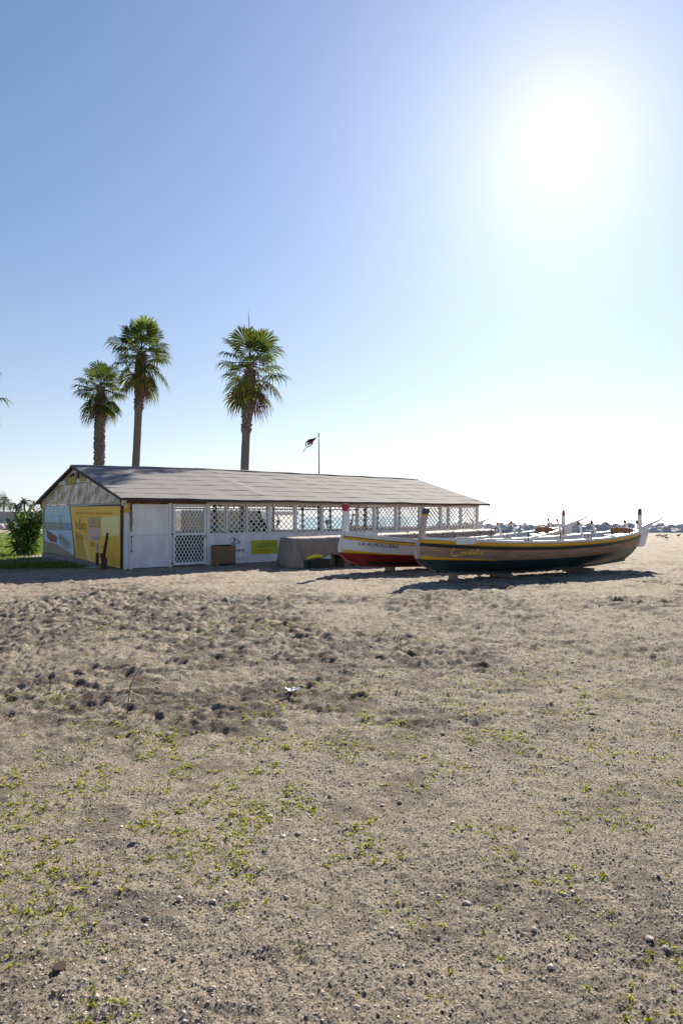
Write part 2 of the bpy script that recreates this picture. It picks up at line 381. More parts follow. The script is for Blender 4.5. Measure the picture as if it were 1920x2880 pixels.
def lawn(x, y):
    lx = (x-BO.x)*BU.x+(y-BO.y)*BU.y; ly = (x-BO.x)*BV.x+(y-BO.y)*BV.y
    m = np.maximum(sst(.2, 1.2, -lx+.35*fbm(x, y, 1.5, 3, 61)), sst(.5, 2, ly-BW-.3))*sst(-.6, 1.8, ly+1.2*fbm(x, y, 2.2, 3, 62)-.9)*(1-sst(60, 68, y))*sst(.25, .33, -x/(np.abs(y)+1))
    return m*np.clip(.95+.9*fbm(x, y, 3.0, 4, 63), 0, 1)
R, C_ = X.shape
idx = np.arange(R*C_).reshape(R, C_)
faces = np.stack([idx[:-1, :-1], idx[:-1, 1:], idx[1:, 1:], idx[1:, :-1]], -1).reshape(-1, 4)
gm = bpy.data.materials.new('beach_sand'); gm.use_nodes = True; nt = gm.node_tree; nt.nodes.clear()
out = nd(nt, 'ShaderNodeOutputMaterial'); p = nd(nt, 'ShaderNodeBsdfPrincipled', Roughness=.95); p.inputs['Specular IOR Level'].default_value = .25
tc = nd(nt, 'ShaderNodeTexCoord'); oc = tc.outputs['Object']
def nz(sc, de=6, ro=.6):
    n = nd(nt, 'ShaderNodeTexNoise', Scale=sc, Detail=de, Roughness=ro); nt.links.new(oc, n.inputs['Vector']); return n.outputs[0]
def mrr(s, a, b, c=0, d=1):
    r = nd(nt, 'ShaderNodeMapRange'); nt.links.new(s, r.inputs['Value'])
    for n_, v_ in zip(('From Min', 'From Max', 'To Min', 'To Max'), (a, b, c, d)): r.inputs[n_].default_value = v_
    return r.outputs[0]
def mixc(f, a, b):
    m = nd(nt, 'ShaderNodeMix', data_type='RGBA'); nt.links.new(f, m.inputs[0])
    for i, v in ((6, a), (7, b)):
        if isinstance(v, tuple): m.inputs[i].default_value = (*v, 1)
        else: nt.links.new(v, m.inputs[i])
    return m.outputs[2]
c1 = mixc(mrr(nz(.9, 5), .35, .65), (.47, .385, .285), (.39, .315, .235))
c2 = mixc(mrr(nz(7, 6, .7), .52, .76), c1, (.19, .152, .118))
c3 = mixc(mrr(nz(60, 4, .85), .49, .57), c2, (.56, .48, .40))
c3 = mixc(mrr(nz(75, 4, .85), .50, .57), c3, (.05, .041, .034))
at_ = nd(nt, 'ShaderNodeAttribute', attribute_name='lawn')
dm = nd(nt, 'ShaderNodeAttribute', attribute_name='damp_shade'); c3 = mixc(dm.outputs['Fac'], c3, (.085, .064, .048))  # dark brown for damp sand, and for shadow painted among the clods
c4 = mixc(at_.outputs['Fac'], c3, mixc(mrr(nz(2.2), .4, .6), (.075, .11, .015), (.11, .135, .022)))
nt.links.new(c4, p.inputs['Base Color'])
b0 = nd(nt, 'ShaderNodeBump', Strength=.6, Distance=.05); nt.links.new(nz(16, 5, .65), b0.inputs['Height'])
b1 = nd(nt, 'ShaderNodeBump', Strength=.9, Distance=.025); nt.links.new(nz(70, 6, .75), b1.inputs['Height']); nt.links.new(b0.outputs[0], b1.inputs['Normal'])
b2 = nd(nt, 'ShaderNodeBump', Strength=.9, Distance=.012); nt.links.new(nz(170, 3, .75), b2.inputs['Height']); nt.links.new(b1.outputs[0], b2.inputs['Normal'])
nt.links.new(b2.outputs[0], p.inputs['Normal']); nt.links.new(p.outputs[0], out.inputs['Surface'])
ground = npmesh('ground', np.stack([X, Y, Zg], -1).reshape(-1, 3), faces, gm)
ground['kind'] = 'structure'
ground.data.polygons.foreach_set('use_smooth', np.ones(len(faces), bool))
LW = lawn(X, Y).ravel().astype(np.float32)
dmp_shade = (.9*sst(.40, .95, churn(X, Y))*sst(-.12, .22, fbm(X, Y*1.6, .24, 5, 91, .7))+.45*sst(.14, .36, fbm(X, Y, .40, 4, 95, .65))*sst(1.5, 3, Y)).ravel().astype(np.float32)  # mask of damp turned-up sand, with clod shadows painted in as well
da_ = ground.data.attributes.new('damp_shade', 'FLOAT', 'POINT'); da_.data.foreach_set('value', np.clip(dmp_shade, 0, .78))
ca = ground.data.attributes.new('lawn', 'FLOAT', 'POINT'); ca.data.foreach_set('value', LW)

# sea
sm = bpy.data.materials.new('sea_water'); sm.use_nodes = True; nt = sm.node_tree
p = nt.nodes['Principled BSDF']; p.inputs['Base Color'].default_value = (.06, .20, .22, 1); p.inputs['Roughness'].default_value = .22
tc = nd(nt, 'ShaderNodeTexCoord'); oc = tc.outputs['Object']
b1 = nd(nt, 'ShaderNodeBump', Strength=.8, Distance=.35); nt.links.new(nz(.35, 6, .6), b1.inputs['Height'])
nt.links.new(b1.outputs[0], p.inputs['Normal'])
mb = MB(); mb.grid([[(x, y, -.55) for x in (-6000, -200, 0, 200, 6000)] for y in (60, 120, 400, 1500, 9000)])
sea = mb.build('sea', sm); sea['kind'] = 'structure'

# ------------------------------------------------------------------ pebbles, sprouts, grass (uncountable)
def ico_unit():
    bm = bmesh.new(); bmesh.ops.create_uvsphere(bm, u_segments=4, v_segments=2, radius=1); bmesh.ops.triangulate(bm, faces=bm.faces[:]); V = np.array([v.co[:] for v in bm.verts]); Fc = np.array([[v.index for v in f.verts] for f in bm.faces]); bm.free(); return V, Fc
IV, IF = ico_unit()
r = np.random.default_rng(11)
n = 190000
y = 1.5+9*r.random(n)**1.7; x = (r.random(n)-.5)*1.5*(y+.9)
dens = np.clip(.45+.25*(x/(y+.6))+1.1*fbm(x, y, .9, 3, 71), .04, 1); k = r.random(n) < dens*1.25; x, y = x[k], y[k]; n = len(x)
sz = .0018+.0036*r.random(n)**4+.010*(r.random(n) < .006)*r.random(n); sz *= 1+.08*y
ang = r.random(n)*2*PI; sx = sz*(1+.7*r.random(n)); sy = sz; szz = sz*(.45+.3*r.random(n))
V = IV[None]*np.stack([sx, sy, szz], -1)[:, None, :]*(1+.5*(r.random((n, len(IV), 1))-.5))
c, s_ = np.cos(ang)[:, None], np.sin(ang)[:, None]
V = np.stack([V[..., 0]*c-V[..., 1]*s_, V[..., 0]*s_+V[..., 1]*c, V[..., 2]], -1)
V += np.stack([x, y, ghv(x, y)+szz*.45], -1)[:, None, :]
FF = (IF[None]+(np.arange(n)*len(IV))[:, None, None]).reshape(-1, 3)
pb = npmesh('pebbles', V.reshape(-1, 3), FF, 'pebble', 'stuff'); tag(pb, 'small pale and grey pebbles strewn over the sand', 'pebbles')
def blades(name, m, x, y, z, h, w, lean, nb, seed, label, cat, flat=.5):
    """clumps of nb bent leaf blades"""
    r = np.random.default_rng(seed); n = len(x); N = n*nb
    X_ = np.repeat(x, nb)+(r.random(N)-.5)*np.repeat(w, nb)*1.9; Y_ = np.repeat(y, nb)+(r.random(N)-.5)*np.repeat(w, nb)*2.2; Z_ = np.repeat(z, nb)
    H = np.repeat(h, nb)*(.5+.8*r.random(N)); Wd = np.repeat(w, nb)*(.45+.5*r.random(N)); a = r.random(N)*2*PI; ln = lean*(.3+r.random(N))
    dx_, dy_ = np.cos(a), np.sin(a)
    base = np.stack([X_, Y_, Z_-.003], -1); d = np.stack([dx_, dy_, np.zeros(N)], -1); sd_ = np.stack([-dy_, dx_, np.zeros(N)], -1)
    up = np.zeros((N, 3)); up[:, 2] = 1
    mid = base+d*(H*ln*.5)[:, None]+up*(H*.6)[:, None]; tip = base+d*(H*ln*1.25)[:, None]+up*(H*(1-.35*ln*flat))[:, None]
    V = np.stack([base, mid-sd_*Wd[:, None]*.5, mid+sd_*Wd[:, None]*.5, tip], 1).reshape(-1, 3)
    o4 = (np.arange(N)*4)[:, None]; Fq = (np.array([[0, 2, 3, 1]])+o4)
    o = npmesh(name, V, Fq, m, 'stuff'); tag(o, label, cat); return o
n = 90000
y = 1.7+17*r.random(n)**1.7; x = (r.random(n)-.5)*1.4*(y+.8)
d = .5*blob(x, y, -1.3, 4.25, 1.7, .9)+.22*blob(x, y, .3, 4.3, 1.2, .9)+.45*blob(x, y, -.2, 3.6, .9, .6)+.30*blob(x, y, -1.2, 5.8, 2.6, .8)+.8*blob(x, y, -.9, 9.6, 1.8, .9)+.40*blob(x, y, 1.8, 6.5, 1.4, .6)+.28*blob(x, y, 1.6, 4.9, 1.5, .7)+.28*blob(x, y, 4, 7.4, 1.4, .6)+.10+.10*blob(x, y, -1, 3, 1.5, 1.0)
d *= np.clip(.16+2.0*fbm(x, y, .25, 3, 81), 0, 1.5)*np.clip(.8+1.3*fbm(x, y, 1.6, 2, 86), 0, 1.5)
k = r.random(n) < d*1.9; x, y = x[k], y[k]; n = len(x); print('sprouts', n)
sc = (.55+1.0*r.random(n)**2)*(1+.03*y)
blades('sprouts', 'sprout', x, y, ghv(x, y), (.0105*sc), .0065*sc, 1.0, 11, 5, 'low yellow green sprouts scattered over the grey sand', 'weeds', .8)
n = 60000
y = 21+50*r.random(n)**1.5; x = -8-34*r.random(n)*y/45
k = r.random(n) < lawn(x, y)*1.3; x, y = x[k], y[k]; n = len(x); print('grass', n)
blades('grass', 'grass', x, y, ghv(x, y), .05+.05*r.random(n)*(1+y/60), .018+.0004*y, .7, 3, 6, 'short bright green lawn beside the shed', 'grass')

# ------------------------------------------------------------------ the rowing club shed
S = thing('rowing_club_shed', 'long low white timber shed with grey felt roof, lattice sides and a banner gable', 'building', BO, BA)
def sbox(name, x0, x1, y0, y1, z0, z1, m, parent=None): return MB().box(x0, x1, y0, y1, z0, z1).build(name, m, parent or S)
EZ = 2.13; OV = .38; RX0, RX1 = -.15, BL+.33
def ridge_z(x): return 3.36+.10*min(max((x+.3)/5.2, 0), 1)
def slope_z(x, y): # y from the near eave to the ridge (mirrored behind)
    d = y if y <= RY else 2*RY-y
    t = (d+OV)/(RY+OV); return EZ+(ridge_z(x)-EZ)*t
NX = 34
roof = MB()
for side in (0, 1):
    y0, y1 = (-OV, RY) if side == 0 else (BW+OV, RY)
    P = [[(x, y, slope_z(x, -OV if j == 0 else RY)) for x in np.linspace(RX0, RX1, NX)] for j, y in enumerate((y0, y1))]
    roof.grid(P)
roof = roof.build('roof', 'deckboard', S, solid=.03)
for side in (0, 1):
    nrow = 7
    for i in range(nrow):
        t0 = i/nrow-.006 if i else -.004; t1 = (i+1)/nrow+.02
        cuts = [RX0-.04]; x = RX0+rnd.uniform(2.5, 6)
        while x < RX1-1.5: cuts.append(x); x += rnd.uniform(4.2, 6.2)
        cuts.append(RX1+.04)
        for a, b in zip(cuts[:-1], cuts[1:]):
            n = max(4, int((b-a)/.28)); rows = []
            for tt, lift in ((t0, .030+rnd.uniform(0, .003)), ((t0+t1)/2, .026), (min(t1, 1), .022)):
                row = []
                for k in range(n+1):
                    xx = a+(b-a)*k/n; d = -OV+(RY+OV)*tt; yy = d if side == 0 else 2*RY-d
                    w = .004*math.sin(xx*2.7+i*.9)+.003*math.sin(xx*6.1+i)
                    row.append((xx, yy+(.012*math.sin(xx*1.7+i*2) if lift > .029 else 0), EZ+(ridge_z(xx)-EZ)*tt+lift+w+(.02*math.exp(-((xx-5.0)/.18)**2) if side == 0 else 0)))
                rows.append(row)
            MB().grid(rows).build('felt_strip', 'felt', roof, solid=.005)
mbr = MB(); rows = []
for dy_, dz_ in ((-.17, -.052+.03), (0, .042), (.17, -.022)):
    rows.append([(x, RY+dy_, ridge_z(x)+dz_+.008*math.sin(x*3)+.012) for x in np.linspace(RX0-.05, RX1+.05, 40)])
mbr.grid(rows).build('ridge_cap', 'felt', roof, smooth=True, solid=.008)
for ye in (-OV-.02, BW+OV+.02):
    rows = [[(x, ye, EZ+.03+dz+.014*math.sin(x*1.3)+.008*math.sin(x*3.4+1)) for x in np.linspace(RX0, RX1, 44)] for dz in (-.075-.0, .0)]
    MB().grid(rows).build('eave_trim', 'fascia', roof, solid=.02)
for xe in (RX0-.02, RX1+.02):
    for s_ in (-1, 1):
        yA = -OV if s_ < 0 else BW+OV
        MB().bar((xe, yA, EZ-.015), (xe, RY, ridge_z(xe)-.012), .035, .085, up=(0, 0, 1)).build('verge_board', 'fascia', roof)
# rafters and purlins under the boards
for i in range(14):
    x = .55+i*(BL-1.1)/13
    for s_ in (-1, 1):
        yA = 0 if s_ < 0 else BW
        MB().bar((x, yA, slope_z(x, 0)-.085), (x, RY, ridge_z(x)-.085), .06, .10).build('rafter', 'deckboard', S)
sbox('ridge_beam', .02, BL-.02, RY-.05, RY+.05, ridge_z(0)-.30, ridge_z(0)-.155, 'deckboard')
PF = [fac(p_, 1500)[0] for p_ in (582, 757, 830, 905, 977, 1052, 1113, 1180, 1238, 1295)]+[BL-.06]
# posts of the facade
def post(x, y=0.0, w=.10, z1=2.02, m='white', d=.11): return sbox('post', x-w/2, x+w/2, y-.035, y-.035+d, -.05, z1, m)
post(.06, 0, .11, 2.16); post(.25, -.03, .085, 1.14); post(1.53, 0, .085); post(2.84, 0, .085)
for i, x in enumerate(PF[1:]):
    w = .0575 if i in (0, 3, 6, 9) else .0425
    MB().box(x-w, x+w, -.035, .075, 1.037, 2.02).box(x-w, x+w, .037, .10, -.05, 1.0).build('post', 'white', S)
sbox('eave_beam', 2.80, BL, -.055, .07, 2.025, 2.125, 'cream'); sbox('eave_beam', .12, 2.795, .03, .10, 2.03, 2.11, 'deckboard')
sbox('beam_splice', 5.0, 5.32, -.075, -.058, 2.035, 2.12, 'cream'); sbox('beam_splice', 7.05, 7.5, -.075, -.058, 2.03, 2.118, 'cream')
# white solid panel left of the gate, in an upper and a lower board
sbox('wall_panel', .30, 1.482, -.012, .02, 1.022, 1.985, 'wall'); sbox('wall_panel', .30, 1.482, -.014, .02, .03, 1.016, 'wall')
sbox('corner_board', .118, .205, .0, .03, .02, 2.02, 'wall')
# knee walls
edges = [PF[0]+.045]+PF[1:]
for a, b in zip(edges[:-1], edges[1:]):
    sbox('knee_wall_panel', a+.003, b-.003, .004, .035, .02+rnd.uniform(0, .015), 1.0, 'wall')
sbox('sill_rail', PF[0], BL-.02, -.01, .05, 1.003, 1.035, 'white')

def lattice(parent, x0, x1, z0, z1, pitch, ang=45, y=0.0, width=.022, axis='x', name='slat', m='lattice'):
    """two crossing layers of clipped slats in a frame of its own plane"""
    cot = 1/math.tan(math.radians(ang)); w, h = x1-x0, z1-z0
    for sgn, lay in ((1, 0), (-1, .009)):
        k = -h*cot+rnd.uniform(0, pitch)
        while k < w+ (h*cot if sgn < 0 else 0):
            # x = k + cot*(z) for sgn 1 ; x = k - cot*z for sgn -1
            pts = []
            za, zb = 0, h
            if sgn > 0: za = max(0, -k/cot); zb = min(h, (w-k)/cot)
            else: za = max(0, (k-w)/cot); zb = min(h, k/cot)
            if zb-za > .04:
                A = (x0+k+sgn*cot*za, y+lay, z0+za); B = (x0+k+sgn*cot*zb, y+lay, z0+zb)
                if axis == 'y': A = (y+lay, A[0], A[2]); B = (y+lay, B[0], B[2])
                nrm = (0, 1, 0) if axis == 'x' else (1, 0, 0)
                MB().bar(A, B, width, .008, up=nrm).build(name, m, parent)
            k += pitch
def lattice_panel(x0, x1, z0, z1, pitch, ang=45, y=0.0, axis='x', fw=.022, width=.022):
    f = MB()
    for (a, b, c, d) in ((x0, x1, z0, z0+fw), (x0, x1, z1-fw, z1), (x0, x0+fw, z0+fw, z1-fw), (x1-fw, x1, z0+fw, z1-fw)):
        if axis == 'x': f.box(a, b, y-.012, y+.022, c, d)
        else: f.box(y-.012, y+.022, a, b, c, d)
    p_ = f.build('lattice_panel', 'lattice', S); lattice(p_, x0+fw*.5, x1-fw*.5, z0+fw*.5, z1-fw*.5, pitch, ang, y, width, axis); return p_
sub = [PF[0]+.05, fac(637, 1500)[0], fac(694, 1500)[0], PF[1]]
for a, b in zip(sub[:-1], sub[1:]): lattice_panel(a+.035, b-.06, 1.036, 2.02, .205, width=.030)
for x in sub[1:-1]: sbox('mullion', x-.02, x+.025, -.005, .06, 1.036, 2.02, 'white')
for a, b in zip(PF[1:-1], PF[2:]): lattice_panel(a+.062, b-.062, 1.036, 2.02, .205, width=.030)
# gate with two lattice fields
g = thing('gate_tmp', '', ''); bpy.data.objects.remove(g)
gx0, gx1 = 1.60, 2.775
gf = MB()
for (a, b, c, d) in ((gx0, gx1, .06, .15), (gx0, gx1, 1.0, 1.085), (gx0, gx1, 1.90, 2.0), (gx0, gx0+.08, .15, 1.0), (gx1-.09, gx1, .15, 1.0), (gx0, gx0+.08, 1.085, 1.9), (gx1-.09, gx1, 1.085, 1.9)):
    gf.box(a, b, -.05, .0, c, d)
gate = gf.build('gate', 'white', S)
lattice(gate, gx0+.085, gx1-.095, 1.09, 1.895, .118, 60, -.022, .020)
lattice(gate, gx0+.085, gx1-.095, .155, .995, .118, 60, -.022, .022)
MB().box(gx0+.06, gx1-.07, .03, .045, .12, 1.03).build('dark_interior_sheet', 'darkboard', gate)  # dark sheet added behind the lower lattice to stand for the unlit interior
MB().box(gx0-.06, gx0+.03, -.062, -.052, 1.02, 1.06).box(gx0-.06, gx0+.03, -.062, -.052, .1, .14).build('hinge', 'steel', gate)
MB().box(gx1-.07, gx1-.03, -.066, -.052, .92, 1.0).build('latch', 'steel', gate)
# bolt and cable on the corner
MB().bar((.255, -.075, 1.0), (.245, -.075, .55), .014, .014).box(.215, .29, -.09, -.066, .985, 1.01).box(.21, .28, -.09, -.066, .52, .55).build('drop_bolt', 'steel', S)
MB().tube(catmull([(.30, -.07, 1.75), (.27, -.08, 1.6), (.29, -.08, 1.5), (.22, -.08, 1.38), (.21, -.075, 1.3)]), .006, 5).tube(catmull([(.27, -.08, 1.52), (.30, -.08, 1.42), (.255, -.075, 1.3)]), .006, 5).build('cable', 'steel', S)
# far side, right end and gable structure
nb = 9; xs = np.linspace(.1, BL-.06, nb+1)
for i in range(nb+1): sbox('post', xs[i]-.05, xs[i]+.05, BW-.05, BW+.05, -.05, 2.2, 'cream' if i % 2 else 'deckboard')
for i in range(nb):
    sbox('knee_wall_panel', xs[i]+.053, xs[i+1]-.053, BW-.02, BW+.01, .03, .92, 'cream')
    if i < 6:
        rows = [[(x, BW+.03*math.sin(x*14+i)+.02*math.sin(x*31), z) for x in np.linspace(xs[i]+.06, xs[i+1]-.1, 24)] for z in (.95, 1.4, 1.86)]
        MB().grid(rows).build('plastic_curtain', 'curtain', S, smooth=True)
    elif i == 6: sbox('window_screen', xs[i]+.10, xs[i+1]-.25, BW-.01, BW+.0, .95, 1.86, 'screen')
sbox('far_rail', .05, BL-.1, BW-.06, BW+.06, .925, .95, 'cream'); sbox('far_beam', .05, BL-.1, BW-.05, BW+.05, 1.94, 2.0, 'deckboard')
ysn = np.linspace(.1, BW-.1, 6)
for i in range(6): sbox('post', BL-.11, BL-.01, ysn[i]-.05, ysn[i]+.05, -.05, 2.25 if i in (0, 5) else 2.1, 'white') if i else None
for i in range(5):
    sbox('knee_wall_panel', BL-.07, BL-.04, ysn[i]+.06, ysn[i+1]-.06, .03, 1.0, 'wall')
    lattice_panel(ysn[i]+.06, ysn[i+1]-.06, 1.03, 2.02, .222, 45, BL-.06, 'y')
sbox('end_beam', BL-.10, BL-.0, .08, BW-.06, 2.06, 2.15, 'cream')
# inner posts and floor slab
sbox('floor_slab', .16, BL-.14, .12, BW-.1, -.05, .03, 'concrete')
for x in (3.2, 5.4, 7.9, 10.6, 13.3): sbox('post', x-.06, x+.06, RY-.06, RY+.06, .03, ridge_z(x)-.30, 'deckboard')
# inner plastic curtain behind the first lattice bay
rows = [[(x, 3.4+.05*math.sin(x*9)+.03*math.sin(x*23), z) for x in np.linspace(3.5, 7.0, 60)] for z in (.75, 1.3, 1.86)]
MB().grid(rows).build('plastic_curtain', 'curtain', S, smooth=True)
# gable
sbox('gable_wall', .02, .06, .12, BW-.02, .0, 1.98, 'concrete'); sbox('plinth', -.05, .016, .35, BW-.0, -.05, .17, 'concrete')
post(.06, BW, .11, 2.14, 'cream'); sbox('gable_beam', -.02, .07, .13, BW-.09, 1.985, 2.03, 'cream')
for y in (1.3, 2.6, 5.6, 6.9): sbox('stud', .09, .15, y-.045, y+.045, 2.035, slope_z(0, y)-.06, 'cream')
for s_ in (-1, 1):
    yA = 0.05 if s_ < 0 else BW-.05
    MB().bar((-.03, yA, slope_z(0, yA)-.10), (-.03, RY+s_*.03, ridge_z(0)-.10), .05, .11).build('gable_rafter', 'cream', S)
MB().prism([(-.062, RY-.32, ridge_z(0)-.24), (-.062, RY+.32, ridge_z(0)-.24), (-.062, RY+.12, ridge_z(0)-.07), (-.062, RY-.12, ridge_z(0)-.07)], (-.02, 0, 0)).build('apex_board', 'cream', S)
sbox('king_post', -.05, .03, RY-.06, RY+.06, 2.80, ridge_z(0)-.16, 'cream')
tb0, tb1 = gab(262, 1350)[0], gab(172, 1366)[0]
for a, b in ((tb0, RY-.02), (RY+.02, tb1)): sbox('sign_board', -.10, -.072, a, b, 2.76, 2.90, 'white')
def letters(word, pxa, pya0, pya1, pxb, pyb0, pyb1):
    """a row of raised letters along the gable, from pixel column a to b; the photograph's rows give top and foot heights"""
    wa, za0 = gab(pxa, pya0, -.12); _, za1 = gab(pxa, pya1, -.12); wb, zb0 = gab(pxb, pyb0, -.12); _, zb1 = gab(pxb, pyb1, -.12); n = len(word)
    for i, ch in enumerate(word):
        t0, t1 = i/n, (i+.70)/n
        def fn(a, b, d):
            t = t0+(t1-t0)*a; w = wa+(wb-wa)*t; lo = za0+(zb0-za0)*t; hi = za1+(zb1-za1)*t
            return (-.115-d, w, lo+(hi-lo)*b)
        mo('letter', fit_text(ch, fn, .012), 'letter', S)
letters('ASOCIACION', 184, 1364, 1347, 215, 1358, 1336); letters('REMO', 225, 1356, 1334, 245, 1353, 1330)
# crinkled plastic over the gable
rows = []
ysp = np.linspace(.16, BW-.12, 110)
for k in range(15):
    t = k/14; row = []
    for y in ysp:
        top = min(slope_z(0, y)-.13, 2.755); z = 2.035+(top-2.035)*t
        f = .022*math.sin(y*7.3+1.2*math.sin(z*5))+.016*math.sin(y*15.7+z*9+2*math.sin(y*2))+.014*math.sin(z*13+y*4)+rnd.uniform(-.005, .005)
        row.append((-.035+f*(.4+.6*math.sin(PI*min(1, t*1.1))), y, z))
    rows.append(row)
MB().grid(rows).build('plastic_sheet', 'plastic', S, smooth=True)

# ------------------------------------------------------------------ printed banners on the gable (flat prints, each layer a few mm proud)
def gp(pts, x): return [(x, *gab(px, py, x)) for px, py in pts]
def layer(name, pts, lvl, m, parent, x0=-.075):
    x = x0-.003*lvl; return MB().prism(gp(pts, x), (.0022, 0, 0)).build(name, m, parent)
def local_thing(name, label, cat, group=None):
    o = thing(name, label, cat, BO, BA, group); return o
B1 = local_thing('seaside_photo_banner', 'pale blue banner printed with a beach, pier and boats on the gable wall', 'banner')
MB().prism(gp([(127, 1425), (195.5, 1424), (211, 1567.5), (124, 1552.5)], -.065), (.06, 0, 0)).build('backing', 'greyprint', B1)
layer('sky_print', [(127, 1425), (195.5, 1424), (201.5, 1470), (126.6, 1468)], 0, 'skyprint', B1)
layer('sea_print', [(126.6, 1468), (201.5, 1470), (203, 1492), (126, 1490)], 0, 'seaprint', B1)
layer('shallow_print', [(126, 1490), (203, 1492), (210, 1562), (160, 1530), (125.5, 1521)], 0, 'skyprint', B1)
layer('beach_print', [(125.5, 1521), (160, 1530), (210, 1562), (211, 1567.5), (124, 1552.5)], 0, 'sandprint', B1)
layer('pier_print', [(127.5, 1475), (150, 1473), (172, 1475), (183, 1488), (160, 1489), (127.5, 1483)], 1, 'pierprint', B1)
layer('boat_print', [(130, 1489), (146, 1500), (162, 1511), (160, 1527), (143, 1523), (134, 1512)], 1, 'redprint', B1)
layer('boat_print', [(168, 1500), (182, 1514), (195, 1526), (197, 1541), (184, 1544), (172, 1530), (166, 1514)], 1, 'greyprint', B1)
layer('boat_print', [(171, 1521), (182, 1529), (194, 1535), (195, 1539), (184, 1541), (174, 1531)], 2, 'paleink', B1)
layer('lamp_print', [(170.2, 1450), (171.4, 1450), (172, 1475), (170.6, 1475)], 1, 'brownprint', B1)
layer('emblem_print', [(155.5, 1433), (159, 1432), (160.5, 1440), (159.5, 1449), (157.5, 1456), (156, 1449), (155, 1440)], 1, 'paleyellow', B1)
layer('line_print', [(136, 1449.3), (154, 1449.6), (154, 1450.6), (136, 1450.3)], 1, 'seaprint', B1); layer('line_print', [(162, 1449.7), (184, 1450), (184, 1451), (162, 1450.7)], 1, 'seaprint', B1)
for i in range(6): layer('oar_print', [(176+i*4.2, 1503+i*4), (177+i*4.2, 1502.5+i*4), (181+i*4, 1513+i*4), (180+i*4, 1513.6+i*4)], 2, 'paleink', B1)
B2 = local_thing('yellow_sponsor_banner', 'faded yellow sponsor banner with brown lettering on the gable wall', 'banner')
MB().prism(gp([(195.5, 1424), (342.5, 1422.5), (341.5, 1601), (211, 1567.5)], -.068), (.06, 0, 0)).build('frame', 'black', B2)
layer('yellow_print', [(198.5, 1425), (339, 1423.8), (338, 1599), (213.5, 1568)], 1, 'yellow', B2)
layer('pale_print', [(286, 1453), (336.5, 1452), (336.3, 1506), (286, 1507)], 2, 'paleyellow', B2)
layer('orange_print', [(213.5, 1490), (228, 1508), (247, 1575), (215, 1567)], 2, 'orange', B2)
layer('stripe_print', [(231, 1495), (236, 1500), (257, 1578), (250, 1576)], 3, 'paleyellow', B2)
layer('picture_print', [(249, 1455), (283.5, 1455), (282.7, 1485), (248.6, 1484.5)], 2, 'tanprint', B2)
layer('caption_print', [(248.6, 1487), (282.7, 1486.5), (282.5, 1506), (248.6, 1505)], 2, 'pinkprint', B2)
layer('caption_print', [(248.6, 1506.5), (282.5, 1507.5), (282.4, 1521.5), (248.6, 1519.5)], 2, 'pinkprint', B2)
for r_ in (1508.5, 1514.5):
    for i in range(4): layer('mark_print', [(257+i*6.5, r_+1), (261+i*6.5, r_+1.3), (261+i*6.5, r_+3.6), (257+i*6.5, r_+3.3)], 3, 'brownprint', B2)
layer('figure_print', [(261, 1462), (264, 1459), (267, 1470), (262, 1474)], 3, 'ochre', B2); layer('figure_print', [(278, 1466), (281, 1467), (280.5, 1483), (249.5, 1481.5), (249.5, 1480), (277, 1479)], 3, 'ochre', B2)
layer('flourish_print', [(224.5, 1457), (226, 1456), (225.5, 1466), (223.5, 1474)], 3, 'brownprint', B2)
layer('bottle_print', [(257.5, 1521), (259, 1521), (260, 1531), (260, 1537), (256.5, 1536.5), (256.5, 1530)], 3, 'brownprint', B2); layer('bottle_print', [(263.5, 1523), (265, 1523), (266.5, 1532), (266.5, 1538.5), (262.5, 1538), (262.5, 1531)], 3, 'ochre', B2)
layer('line_print', [(297, 1511), (325, 1512), (325, 1514.5), (297, 1513.5)], 3, 'ygreen', B2); layer('line_print', [(297, 1516), (323, 1518), (323, 1520), (297, 1518)], 3, 'ygreen', B2)
layer('line_print', [(280, 1574.5), (291, 1576.5), (291, 1578.5), (280, 1576.5)], 3, 'ochre', B2)
def banner_text(txt, pa, pb, h, m, lvl=3):
    x = -.075-.003*lvl
    (wa, za), (wb, zb) = gab(*pa, x), gab(*pb, x)
    mo('lettering', fit_text(txt, lambda a, b, d: (x-d, wa+(wb-wa)*a, za+(zb-za)*a+h*b), .0008), m, B2)
banner_text('UNA COMPAÑIA ENTRE DEPORTE Y NUESTRAS TRADICIONES', (213, 1444.5), (316, 1446.5), .062, 'ochre')
banner_text('botánica', (213, 1488), (243, 1491.5), .34, 'ochre'); banner_text('pharma', (212.5, 1521), (238, 1524.5), .32, 'ochre')

# alarm company sign at the corner post
A = local_thing('alarm_sign', 'small mustard yellow alarm sign board with a white pictogram on the corner post', 'sign')
ax0, ax1 = fac(346, 1430, -.09)[0], fac(366, 1430, -.09)[0]; az1 = fac(346, 1415, -.09)[1]; az0 = fac(350, 1441, -.09)[1]
MB().box(ax0, ax1, -.09, -.075, az0, az1).build('board', 'ymustard', A, bevel=.004)
xm = (ax0+ax1)/2
MB().box(xm-.05, xm+.05, -.094, -.0905, az1-.13, az1-.05).build('pictogram', 'paper', A); MB().prism([(xm-.035, -.097, az1-.08), (xm+.0, -.097, az1-.07), (xm+.035, -.097, az1-.095), (xm+.03, -.097, az1-.115), (xm-.01, -.097, az1-.10)], (0, .0025, 0)).build('camera_print', 'black', A)
for i in range(3): MB().box(ax0+.02, ax1-.02, -.0935, -.0905, az0+.03+i*.035, az0+.036+i*.035).build('line_print', 'ochre', A)
MB().box(xm-.03, xm+.03, -.075, -.03, az0+.08, az1-.06).build('bracket', 'steel', A)

